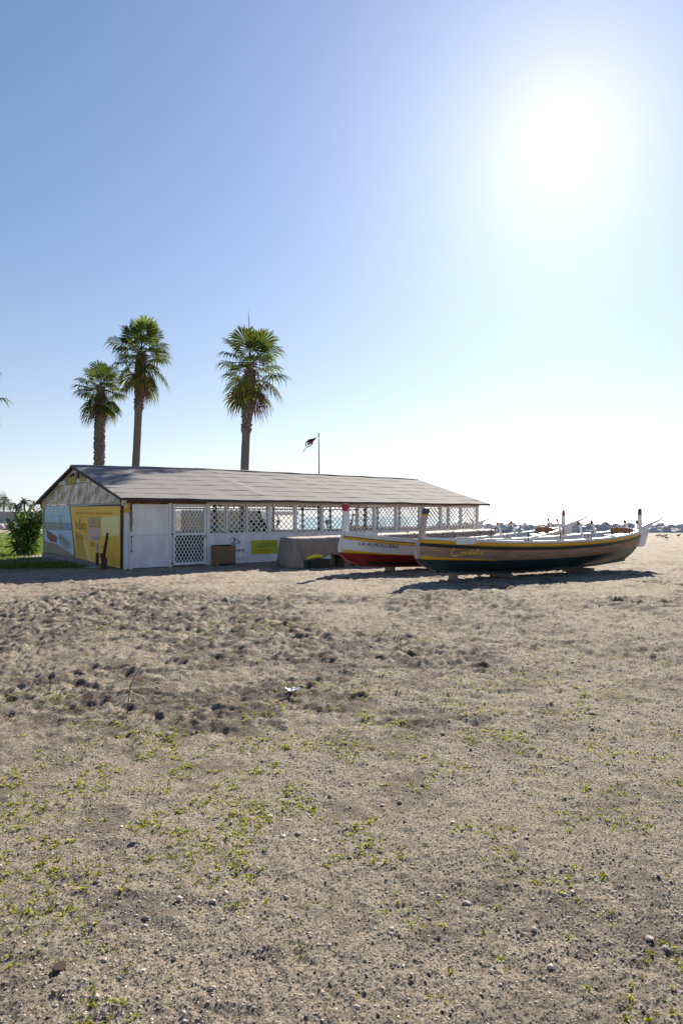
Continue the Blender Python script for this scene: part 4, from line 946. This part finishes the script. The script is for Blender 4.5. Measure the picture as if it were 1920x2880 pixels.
def palm(label, base, hub, r0, r1, boot0, spec, seed, sc=1.0, spear=None):
    r = random.Random(seed); base = Vector(base); hub = Vector(hub); T = thing('fan_palm', label, 'palm', base, 0, 'tall fan palms behind the shed')
    H = hub-base; n = 26; pts = []; rad = []
    for i in range(n+1):
        t = i/n; pts.append(Vector((H.x*t+.10*math.sin(t*3+seed), H.y*t, H.z*t))-Vector((.10*math.sin(seed), 0, 0))*(1-t)-Vector((.10*math.sin(3+seed)*t, 0, 0)))
        w = r0*1.15+(r0-r0*1.15)*t if t < boot0 else r0+(r1-r0)*min(1, (t-boot0)/.12)
        rad.append(w*(1+r.uniform(-.04, .04))*(1 if t < .9 else 1-.55*(t-.9)/.1))
    MB().tube(pts, rad, 12).build('trunk', 'trunk', T, smooth=True)
    bo = MB()
    k = 0; t = boot0
    while t < 1.0:
        i = min(int(t*n), n-1); f = t*n-i; c_ = pts[i].lerp(pts[i+1], f); rr = rad[i]
        for m_ in range(7):
            a = k*2.4+m_*2*PI/7+r.uniform(-.2, .2); o_ = Vector((math.cos(a), math.sin(a), 0)); s_ = Vector((-math.sin(a), math.cos(a), 0)); ln = r.uniform(.10, .20)
            p_ = c_+o_*rr*.9+Vector((0, 0, r.uniform(-.04, .04))); q_ = p_+o_*r.uniform(.05, .13)+Vector((0, 0, ln*r.uniform(.5, 1.0)))
            bo.add([p_-s_*.07-Vector((0, 0, .07)), p_+s_*.07-Vector((0, 0, .07)), q_+s_*.035, q_-s_*.035, p_+Vector((0, 0, .10))], [(0, 1, 2, 3), (1, 4, 2), (0, 3, 4), (3, 2, 4)])
        t += .10/ H.length*1.0; k += 1
    b_ = bo.build('leaf_bases', 'boot', T); b_['kind'] = 'stuff'
    fib = MB()
    for i in range(70):
        a = r.uniform(0, 2*PI); z = r.uniform(-.9, .25); o_ = Vector((math.cos(a), math.sin(a), 0))*r1*.9; p_ = H+o_+Vector((0, 0, z)); fib.tube([p_, p_+o_*r.uniform(.6, 1.8)+Vector((0, 0, r.uniform(.0, .2))), p_+o_*r.uniform(1.2, 2.6)+Vector((r.uniform(-.1, .1), 0, -r.uniform(.1, .7)))], [.018, .012, .004], 4)
    f_ = fib.build('fibres', 'palmdead', T); f_['kind'] = 'stuff'
    def put(me, az, s, z): o = bpy.data.objects.new('leaf', me); col.objects.link(o); o.parent = T; o.location = H+Vector((0, 0, z)); o.rotation_euler = (r.uniform(-.25, .25), 0, az); o.scale = (s, s, s)
    for pitch, cnt, yl in spec:
        a0 = r.uniform(0, 6)
        for i in range(cnt):
            az = a0+2*PI*i/cnt+r.uniform(-.35, .35); me = r.choice(YEL[pitch] if r.random() < yl else GREEN[pitch])
            put(me, az, sc*r.uniform(.82, 1.1), {1.45: .25, 1.15: .2, .85: .12, .5: .05, .15: -.02, -.2: -.1, -.6: -.25, -1.0: -.45}[pitch]*sc+r.uniform(-.06, .06))
    for i in range(15):
        put(r.choice(DEADM), r.uniform(0, 2*PI), sc*r.uniform(.75, 1.1), -r.uniform(.3, .9)*sc)
    if spear: MB().tube([H, H+Vector((spear[0]*.4, 0, spear[1]*.5)), H+Vector((spear[0], 0, spear[1]))], [.04, .03, .006], 6).build('spear_leaf', 'palm', T)
    return T
def P3(px, py, D): return at(px, py, D)
def palm_px(label, bx, hx, hy, D, *a, **k):
    b = P3(bx, 1400, D); return palm(label, (b.x, D, gh(b.x, D)-.05), P3(hx, hy, D), *a, **k)
SP = [(1.45, 2, .05), (1.15, 2, .05), (.85, 4, .05), (.5, 4, .05), (.15, 4, .05), (-.2, 4, .1), (-.6, 4, .15), (-1.0, 3, .25)]
SP3 = [(1.15, 2, .1), (.85, 3, .05), (.5, 4, .05), (.15, 3, .05), (-.2, 3, .15), (-.6, 3, .3), (-1.0, 3, .35)]
palm_px('tallest fan palm with bare lower trunk, between two other palms behind the shed', 366, 398, 992, 38, .20, .26, .70, SP, 1, sc=1.1)
palm_px('shorter fan palm with shaggy trunk above the gable ridge', 277, 285, 1088, 43, .27, .30, .2, SP[1:], 2, sc=.98)
palm_px('single fan palm with a long bare spear leaf, near the flag pole', 684, 705, 1020, 35.2, .20, .26, .62, SP3, 3, sc=1.12, spear=(-.12, 2.7))
palm_px('fan palm beyond the lawn showing only leaf tips', -98, -93, 1080, 38, .22, .30, .5, SP[1:], 4, sc=1.15)

# ------------------------------------------------------------------ flag
fx, fy = (898-CX)/F*40, 40
fl = thing('flag_pole', 'thin dark flag pole behind the shed roof', 'flag pole', (fx, fy, gh(fx, fy)-.1))
zt = P3(898, 1221, 40).z-fl.location.z
MB().tube([(0, 0, 0), (-.01, 0, zt*.5), (-.035, 0, zt)], [.055, .042, .032], 10).build('pole', 'pole', fl, smooth=True); MB().tube([(-.035, 0, zt-.01), (-.035, 0, zt+.03), (-.035, 0, zt+.06)], [.055, .06, .03], 10).build('finial', 'pole', fl)
FG = thing('tattered_flag', 'tattered maroon pennant with a pale print flying from the pole', 'flag', P3(891, 1229, 40))
def fp(px, py, y=0): v = P3(px, py, 40)-P3(891, 1229, 40); return (v.x, .10*math.sin((px-850)*.22)+y, v.z)
MB().add([fp(891, 1229), fp(880, 1233), fp(867, 1236), fp(863, 1242), fp(874, 1242), fp(879, 1248), fp(881, 1241), fp(886, 1235.5)], [(0, 1, 7), (1, 6, 7), (1, 2, 4, 6), (2, 3, 4), (4, 5, 6)]).build('hoist_cloth', 'flag', FG, solid=.004)
MB().add([fp(863, 1242), fp(874, 1242), fp(879, 1248), fp(871, 1251), fp(864, 1248), fp(872, 1246), fp(868, 1253), fp(863, 1253)], [(0, 1, 5, 4), (1, 2, 5), (4, 5, 3, 6, 7), (5, 2, 3)]).build('pale_print', 'flagprint', FG, solid=.004)
MB().add([fp(869, 1240, -.02), fp(872, 1243, -.02), fp(871, 1246, -.02), fp(868, 1244, -.02)], [(0, 1, 2, 3)]).build('dark_emblem', 'flag', FG, solid=.004)
MB().tube(catmull([fp(865, 1239), fp(860, 1246), fp(859.5, 1253), fp(863, 1257), fp(862, 1259), fp(855, 1266), fp(851, 1271)], 4), .03, 5, flat=.4).tube(catmull([fp(879, 1248), fp(874, 1253), fp(869, 1256), fp(863, 1258)], 4), .03, 5, flat=.4).build('ragged_hem', 'flag', FG)
MB().tube([fp(891, 1229), fp(897.2, 1222)], .008, 4).build('halyard', 'pole', FG)

# ------------------------------------------------------------------ broad-leaved bush at the gable corner
def bush_leaf():
    mb = MB(); n = 5; rows = [[], [], []]
    for i in range(n+1):
        t = i/n; w = .105*math.sin(PI*min(1, t*.94+.06))**.8*(.35 if i == n else 1); zc = -.30*t*t*.5
        rows[0].append((t*.40, -w*.5, zc+.02)); rows[1].append((t*.40, 0, zc)); rows[2].append((t*.40, w*.5, zc+.02))
    mb.grid(rows); me = bpy.data.meshes.new('leaf'); me.from_pydata(mb.v, [], mb.f); me.update(); me.materials.append(M['leaf']); return me
BLM = bush_leaf()
def shrub(label, loc, tips, seed, nl):
    r = random.Random(seed); T = thing('leafy_bush', label, 'bush', loc)
    for tx_, ty_, tz_ in tips:
        tip = Vector((tx_, ty_, tz_)); MB().tube(catmull([(r.uniform(-.12, .12), r.uniform(-.1, .1), -.03), (tx_*.45+r.uniform(-.1, .1), ty_*.4, tz_*.55), tip], 4), [.035, .03, .027, .025, .022, .02, .017, .014, .012], 6).build('stem', 'twig', T, smooth=True)
        for k in range(nl):
            o = bpy.data.objects.new('leaf', BLM); col.objects.link(o); o.parent = T
            f = (k/nl)**.8; o.location = tip*(1-.30*f)+Vector((r.uniform(-.04, .04), r.uniform(-.04, .04), 0)); s = r.uniform(.9, 1.45)
            o.rotation_euler = (r.uniform(-.5, .5), -(1.15-1.6*f)+r.uniform(-.25, .25), k*2.4+r.uniform(-.3, .3)); o.scale = (s, s, s)
    return T
rb = random.Random(17)
D = 29.0; bx_ = (98-CX)/F*D
def tip_px(px, py, dd): return (((px-98)/F*D), dd, CAM_H+(HY-py)/F*D)
TP = [(42, 1468, .2), (60, 1455, -.2), (72, 1448, .3), (84, 1452, -.3), (95, 1440, .2), (108, 1452, .0), (118, 1438, .4), (122, 1455, -.3), (75, 1480, -.5), (100, 1475, -.5), (115, 1482, -.5), (92, 1500, -.6), (112, 1510, -.5), (60, 1495, .1), (50, 1482, .5), (30, 1476, .0), (105, 1462, .5), (85, 1515, -.3), (112, 1428, .3), (121, 1425, .5), (124, 1440, .0), (100, 1450, -.3), (52, 1462, .2), (36, 1488, -.2), (26, 1484, .3), (66, 1470, -.4), (80, 1465, .2), (120, 1495, -.4), (96, 1488, .3), (110, 1530, -.4)]
shrub('tall broad leaved dark green bush at the far corner of the banner gable', (bx_, D, gh(bx_, D)), [tip_px(*t) for t in TP], 5, 10)
D2 = 28.2; bx2 = (66-CX)/F*D2
shrub('small dark broad leaved bush on the lawn in front of the tall bush', (bx2, D2, gh(bx2, D2)), [((px-66)/F*D2, dd, CAM_H+(HY-py)/F*D2) for px, py, dd in ((48, 1528, 0), (60, 1520, -.2), (72, 1518, .1), (82, 1526, .2), (40, 1542, .1), (66, 1535, -.3), (85, 1540, -.1))], 6, 12)

# ------------------------------------------------------------------ rocks
def rock_mesh(seed, sub=2):
    r = random.Random(seed); bm = bmesh.new(); bmesh.ops.create_icosphere(bm, subdivisions=sub, radius=1)
    cuts = [(Vector((r.gauss(0, 1), r.gauss(0, 1), r.gauss(0, 1))).normalized(), r.uniform(.55, .85)) for _ in range(9)]
    for v in bm.verts:
        for n_, d_ in cuts:
            e = v.co.dot(n_)-d_
            if e > 0: v.co -= n_*e
        v.co *= 1+r.uniform(-.03, .03)
    me = bpy.data.meshes.new('rock'); bm.to_mesh(me); bm.free(); me.materials.append(M['stone']); return me
RK = [rock_mesh(i) for i in range(10)]
bw = thing('breakwater', 'long breakwater of heaped grey boulders along the water', 'breakwater', (0, 0, 0))
rr = random.Random(9); cnt = 0
x = 8.0
while x < 62 and cnt < 290:
    yb = 92-.12*(x-8); ht = 1.0 if x < 44 else 1.0
    ht *= .35+.65*min(1, (x-8)/7)
    for lay in range(3):
        s = rr.uniform(.45, .95)*(1 if lay < 2 else .8); o = bpy.data.objects.new('rock', rr.choice(RK)); col.objects.link(o); o.parent = bw
        o.location = (x+rr.uniform(-.4, .4), yb+lay*1.1-1.6+rr.uniform(-.4, .4), -.55+lay*.42*ht+rr.uniform(-.14, .20)*ht); o.scale = (s*rr.uniform(.9, 1.35), s, s*rr.uniform(.6, .9)); o.rotation_euler = (rr.uniform(-.4, .4), rr.uniform(-.4, .4), rr.uniform(0, 6)); cnt += 1
    x += rr.uniform(.45, .8)
bw.location.y = 0
rp = thing('rock_heap', 'low heap of pale boulders beyond the lawn', 'rocks', (0, 0, 0))
for i in range(34):
    px = rr.uniform(-50, 62); D = rr.uniform(84, 92); v = at(px, 1453, D); s = rr.uniform(.35, .7); o = bpy.data.objects.new('rock', rr.choice(RK)); col.objects.link(o); o.parent = rp
    o.location = (v.x, D, .12+rr.uniform(0, .3)); o.scale = (s*1.3, s, s*.8); o.rotation_euler = (rr.uniform(-.4, .4), 0, rr.uniform(0, 6))

# ------------------------------------------------------------------ far shore on the left: wall, shelter, palms, tree
fw = thing('boundary_wall', 'long pale beige wall beyond the sand', 'wall', (-62, 120, 0))
MB().box(-40, 11.0, 0, .6, -.1, 2.35).build('wall', 'farwall', fw); MB().box(-40.1, 11.1, -.08, .68, 2.36, 2.5).build('coping', 'farwall', fw); MB().box(6.0, 6.5, -.1, -.02, .0, 2.2).box(4.6, 5.0, -.1, -.02, .8, 1.9).build('pilaster', 'greyprint', fw)
sh = thing('pergola_shelter', 'small flat roofed shelter by the pale wall', 'shelter', (-53, 112, 0))
MB().box(-.3, 4.6, -1.2, 1.6, 2.15, 2.35).build('roof', 'deckboard', sh)
for x_ in (0, 4.2):
    for y_ in (-1, 1.4): MB().box(x_-.09, x_+.09, y_-.09, y_+.09, -.1, 2.149).build('post', 'deckboard', sh)
gb = thing('green_bench_table', 'green painted table beside the shelter', 'table', (-56, 110, 0)); MB().box(-1.8, 1.8, -.5, .5, .7, .85).build('top', 'fargreen', gb)
for x_ in (-1.5, 1.5): MB().box(x_-.1, x_+.1, -.4, .4, -.05, .699).build('leg', 'machine', gb)
def feather_palm(label, px, py, D, R, lean=0, fan=False, seed=0):
    r = random.Random(seed); v = at(px, py, D); T = thing('distant_palm', label, 'palm', (v.x, D, -.1), 0, 'distant palms beyond the wall'); H = v.z+.1
    MB().tube([(-lean, 0, 0), (-lean*.3, 0, H*.6), (0, 0, H)], [R*.10, R*.085, R*.09], 7).build('trunk', 'farpalm', T)
    cr = MB()
    for i in range(26):
        a = r.uniform(0, 2*PI); el = r.uniform(-.7, 1.35); ln = R*r.uniform(.8, 1.1); d = Vector((math.cos(a)*math.cos(el), math.sin(a)*math.cos(el), math.sin(el)))
        pts = [Vector((0, 0, H))+d*ln*t+Vector((0, 0, -.45*ln*t*t)) for t in np.linspace(0, 1, 7)]
        cr.tube(pts, [.05*R*.5]*5+[.01]*2, 3)
        for j in range(1, 7):
            p_ = pts[j]; u = (pts[j]-pts[j-1]).normalized(); s_ = u.cross(Vector((0, 0, 1))).normalized() if abs(u.z) < .99 else Vector((1, 0, 0)); l2 = R*.28*(1-.5*j/7)
            for sg in (-1, 1): cr.add([p_-u*.06*R, p_+u*.06*R, p_+s_*sg*l2+u*l2*.5-Vector((0, 0, l2*.5))], [(0, 1, 2)])
    cr.build('crown', 'farpalm', T); return T
for i, (px, py, D, R, ln, lb) in enumerate(((13, 1408, 170, 2.1, .3, 'distant date palm with a split crown beside the grey tree'), (31, 1420, 180, 1.3, 0, 'short distant palm with a small round crown'), (46, 1424, 165, 1.9, 0, 'low spreading distant palm over the pale wall'), (57, 1428, 185, 1.2, 0, 'small distant palm beside the low spreading one'), (69, 1412, 160, 2.2, -.4, 'largest distant date palm with a wide feathery crown'), (88, 1424, 190, 1.1, 0, 'smaller of a distant pair of slim palms'), (97, 1414, 190, 1.3, .2, 'taller of a distant pair of slim palms'))): feather_palm(lb, px, py, D, R, ln, False, 40+i)
def leafy_tree(label, px, D, H, R, seed):
    r = random.Random(seed); v = at(px, 1453, D); T = thing('distant_tree', label, 'tree', (v.x, D, -.1))
    MB().tube([(0, 0, 0), (.2, 0, H*.5), (0, 0, H*.8)], [.4, .3, .12], 8).build('trunk', 'trunk', T)
    N = 2600; V = []; Fc = []
    for i in range(N):
        a = r.uniform(0, 2*PI); b = math.acos(r.uniform(-1, 1)); q = r.random()**.4; cl = 1+.25*math.sin(a*3)*math.sin(b*4)
        c_ = Vector((math.cos(a)*math.sin(b)*R*q*cl, math.sin(a)*math.sin(b)*R*q*cl, H*.66+math.cos(b)*H*.36*q*cl)); s = .16; n = len(V)
        d1 = Vector((r.gauss(0, 1), r.gauss(0, 1), r.gauss(0, 1))).normalized()*s; d2 = Vector((r.gauss(0, 1), r.gauss(0, 1), r.gauss(0, 1))).normalized()*s
        V += [c_, c_+d1, c_+d1+d2, c_+d2]; Fc.append((n, n+1, n+2, n+3))
    mb = MB(); mb.v, mb.f = V, Fc; mb.build('crown', 'fartree', T); return T
leafy_tree('rounded grey green tree beyond the pale wall', -14, 150, 7.4, 3.1, 3)

# ------------------------------------------------------------------ person and training machines inside the shed
def person(loc, rz):
    T = thing('person', 'person in dark clothes and cap bending forward inside the shed behind the lattice', 'person', loc, rz)
    V = []; E = []; Rr = []
    def add(co, r, par=None):
        V.append(co); Rr.append(r)
        if par is not None: E.append((par, len(V)-1))
        return len(V)-1
    pel = add((0, 0, .93), (.15, .12)); ch = add((.06, 0, 1.15), (.145, .115), pel); sh_ = add((.17, 0, 1.40), (.15, .105), ch); nk = add((.24, 0, 1.52), (.06, .06), sh_); hd = add((.29, 0, 1.62), (.085, .095), nk); add((.31, 0, 1.74), (.075, .085), hd)
    for s in (-1, 1):
        hp = add((0, s*.10, .86), (.095, .095), pel); kn = add((.05, s*.11, .48), (.065, .065), hp); an = add((-.02, s*.12, .09), (.045, .045), kn); add((.15, s*.13, .04), (.04, .04), an)
        so = add((.18, s*.19, 1.39), (.065, .065), sh_); el = add((.30, s*.22, 1.14), (.048, .048), so); wr = add((.50, s*.16, 1.02), (.034, .034), el); hn = add((.56, s*.14, 1.0), (.03, .04), wr)
        for k in range(4): f1 = add((.615, s*(.17-.022*k), 1.0), (.010, .010), hn); add((.64+.006*(k in (1, 2)), s*(.165-.022*k), .965), (.008, .008), f1)
        t1 = add((.57, s*.105, 1.015), (.011, .011), hn); add((.60, s*.095, .99), (.009, .009), t1)
    me = bpy.data.meshes.new('body'); me.from_pydata(V, E, []); me.update(); o = mo('body', me, 'cloth', T)
    md = o.modifiers.new('skin', 'SKIN')
    sv = me.skin_vertices[0].data if me.skin_vertices else None
    if sv is None:
        bm = bmesh.new(); bm.from_mesh(me); bm.verts.layers.skin.verify(); bm.to_mesh(me); bm.free(); sv = me.skin_vertices[0].data
    for i, r_ in enumerate(Rr): sv[i].radius = r_
    sv[0].use_root = True
    o.modifiers.new('smooth', 'SUBSURF').levels = 1
    bm = bmesh.new(); bmesh.ops.create_uvsphere(bm, u_segments=12, v_segments=8, radius=1)
    for v in bm.verts: v.co = Vector((.30+v.co.x*.10+(.03 if v.co.x > .6 and v.co.z < .2 else 0), v.co.y*.088, 1.74+max(v.co.z, -.15)*.09))
    m2 = bpy.data.meshes.new('cap'); bm.to_mesh(m2); bm.free(); mo('cap', m2, 'machine', T)
    fc = MB(); fc.tube([(.385, 0, 1.70), (.415, 0, 1.665), (.39, 0, 1.64)], [.014, .018, .012], 6); fc.tube([(.375, -.025, 1.61), (.38, .025, 1.61)], .008, 5); fc.build('face', 'skin', T)
    return T
v = shed(7.0, 3.0); person((v.x, v.y, .03), PI+.35)
def rower(label, loc, rz):
    T = thing('rowing_machine', label, 'rowing machine', loc, rz, 'rowing machines in the shed')
    MB().bar((-1.0, 0, .38), (.9, 0, .34), .08, .07).build('rail', 'machine', T); MB().tube([(.95, 0, .35), (1.0, 0, .9), (.85, 0, 1.25)], [.04, .035, .03], 7).build('monitor_arm', 'machine', T); MB().box(.78, .84, -.12, .12, 1.2, 1.4).build('monitor', 'machine', T); MB().tube([(1.05, -.12, .45), (1.05, .12, .45)], .27, 16).build('flywheel', 'machine', T); MB().box(-.5, -.2, -.16, .16, .43, .49).build('seat', 'machine', T); MB().bar((-1.0, -.25, .0), (-1.0, .25, .0), .06, .06).bar((-1.0, 0, .0), (-1.0, 0, .38), .06, .06).bar((1.05, -.28, .0), (1.05, .28, .0), .06, .06).bar((1.05, 0, 0), (1.05, 0, .3), .06, .06).build('feet', 'machine', T)
    return T
for i, (x, y, rz, lb) in enumerate(((5.4, 2.2, .5, 'black rowing machine in the shed beside the person'), (8.6, 3.2, 2.2, 'black rowing machine behind the red knobbed stem post'), (11.3, 4.2, 1.2, 'black rowing machine in the shed bay behind the white boat'), (12.6, 3.2, 2.6, 'black rowing machine in the shed beside the brown boat stem'))):
    v = shed(x, y); rower(lb, (v.x, v.y, .06), BA+rz)

# ------------------------------------------------------------------ birds, scrap, twig
def bird_mesh(seed):
    mb = MB(); mb.tube([(-.20, 0, .115), (-.12, 0, .12), (-.04, 0, .125), (.04, 0, .135), (.085, 0, .165), (.105, 0, .20), (.125, 0, .205), (.155, 0, .198)], [.008, .03, .058, .055, .034, .03, .022, .004], 8)
    for s in (-1, 1): mb.tube([(.0, s*.02, .09), (.005, s*.02, 0), (.03, s*.02, .002)], [.006, .005, .004], 4)
    me = bpy.data.meshes.new('bird'); me.from_pydata(mb.v, [], mb.f); me.update(); me.materials.append(M['bird']); return me
BM = bird_mesh(0)
for (px, py, a) in ((1849, 1511.5, .2), (1860, 1513, 2.8), (1871, 1511, .4), (1872, 1518, 3.3), (1907, 1511, .1)):
    x, y = ground_px(px, py); o = bpy.data.objects.new('bird', BM); col.objects.link(o); o.location = (x, y, gh(x, y)-.01); o.rotation_euler = (0, 0, a); o.scale = (1.25,)*3; tag(o, 'small grey bird standing on the sand near the breakwater', 'bird', 'birds on the sand')
x, y = ground_px(820, 1957); mb = MB(); mb.grid([[(-.06+.024*i+rnd.uniform(-.006, .006), -.035+.02*j, .012+rnd.uniform(0, .025)) for i in range(6)] for j in range(4)]); o = mb.build('paper_scrap', 'paper', solid=.002); o.location = (x, y, gh(x, y)-.005); tag(o, 'crumpled white scrap of paper lying on the sand', 'litter')
x, y = ground_px(358, 2008); mb = MB(); mb.tube(catmull([(0, 0, -.02), (.012, 0, .12), (.03, .01, .24), (.08, .02, .34)]), [.004]*10+[.003]*9, 5); o = mb.build('dry_stalk', 'palmdead'); o.location = (x, y, gh(x, y)); tag(o, 'thin dry stalk standing up from the churned sand', 'stalk')
for (px, py, s, lb) in ((1190, 2212, .014, 'flat dark pebble beside sparse sprouts'), (1310, 2538, .016, 'rounded white pebble on fine gravel'), (1825, 2645, .016, 'white stone with a dark hollow before it'), (1870, 2668, .014, 'pale stone next to the white stone'), (375, 2382, .018, 'slate blue pebble among the densest sprouts'), (168, 2728, .024, 'dark brown clod of earth near grey gravel')):
    x, y = ground_px(px, py); sm_ = RK[int(px) % 10].copy(); sm_.materials.clear(); sm_.materials.append(M['driftwood' if 'dark' in lb.split('with')[0] else 'strap' if 'slate' in lb else 'stone']); o = bpy.data.objects.new('stone', sm_); col.objects.link(o); o.location = (x, y, gh(x, y)+s*.2); o.scale = (s*1.3, s, s*.6); o.rotation_euler = (0, 0, px); tag(o, lb, 'stone')
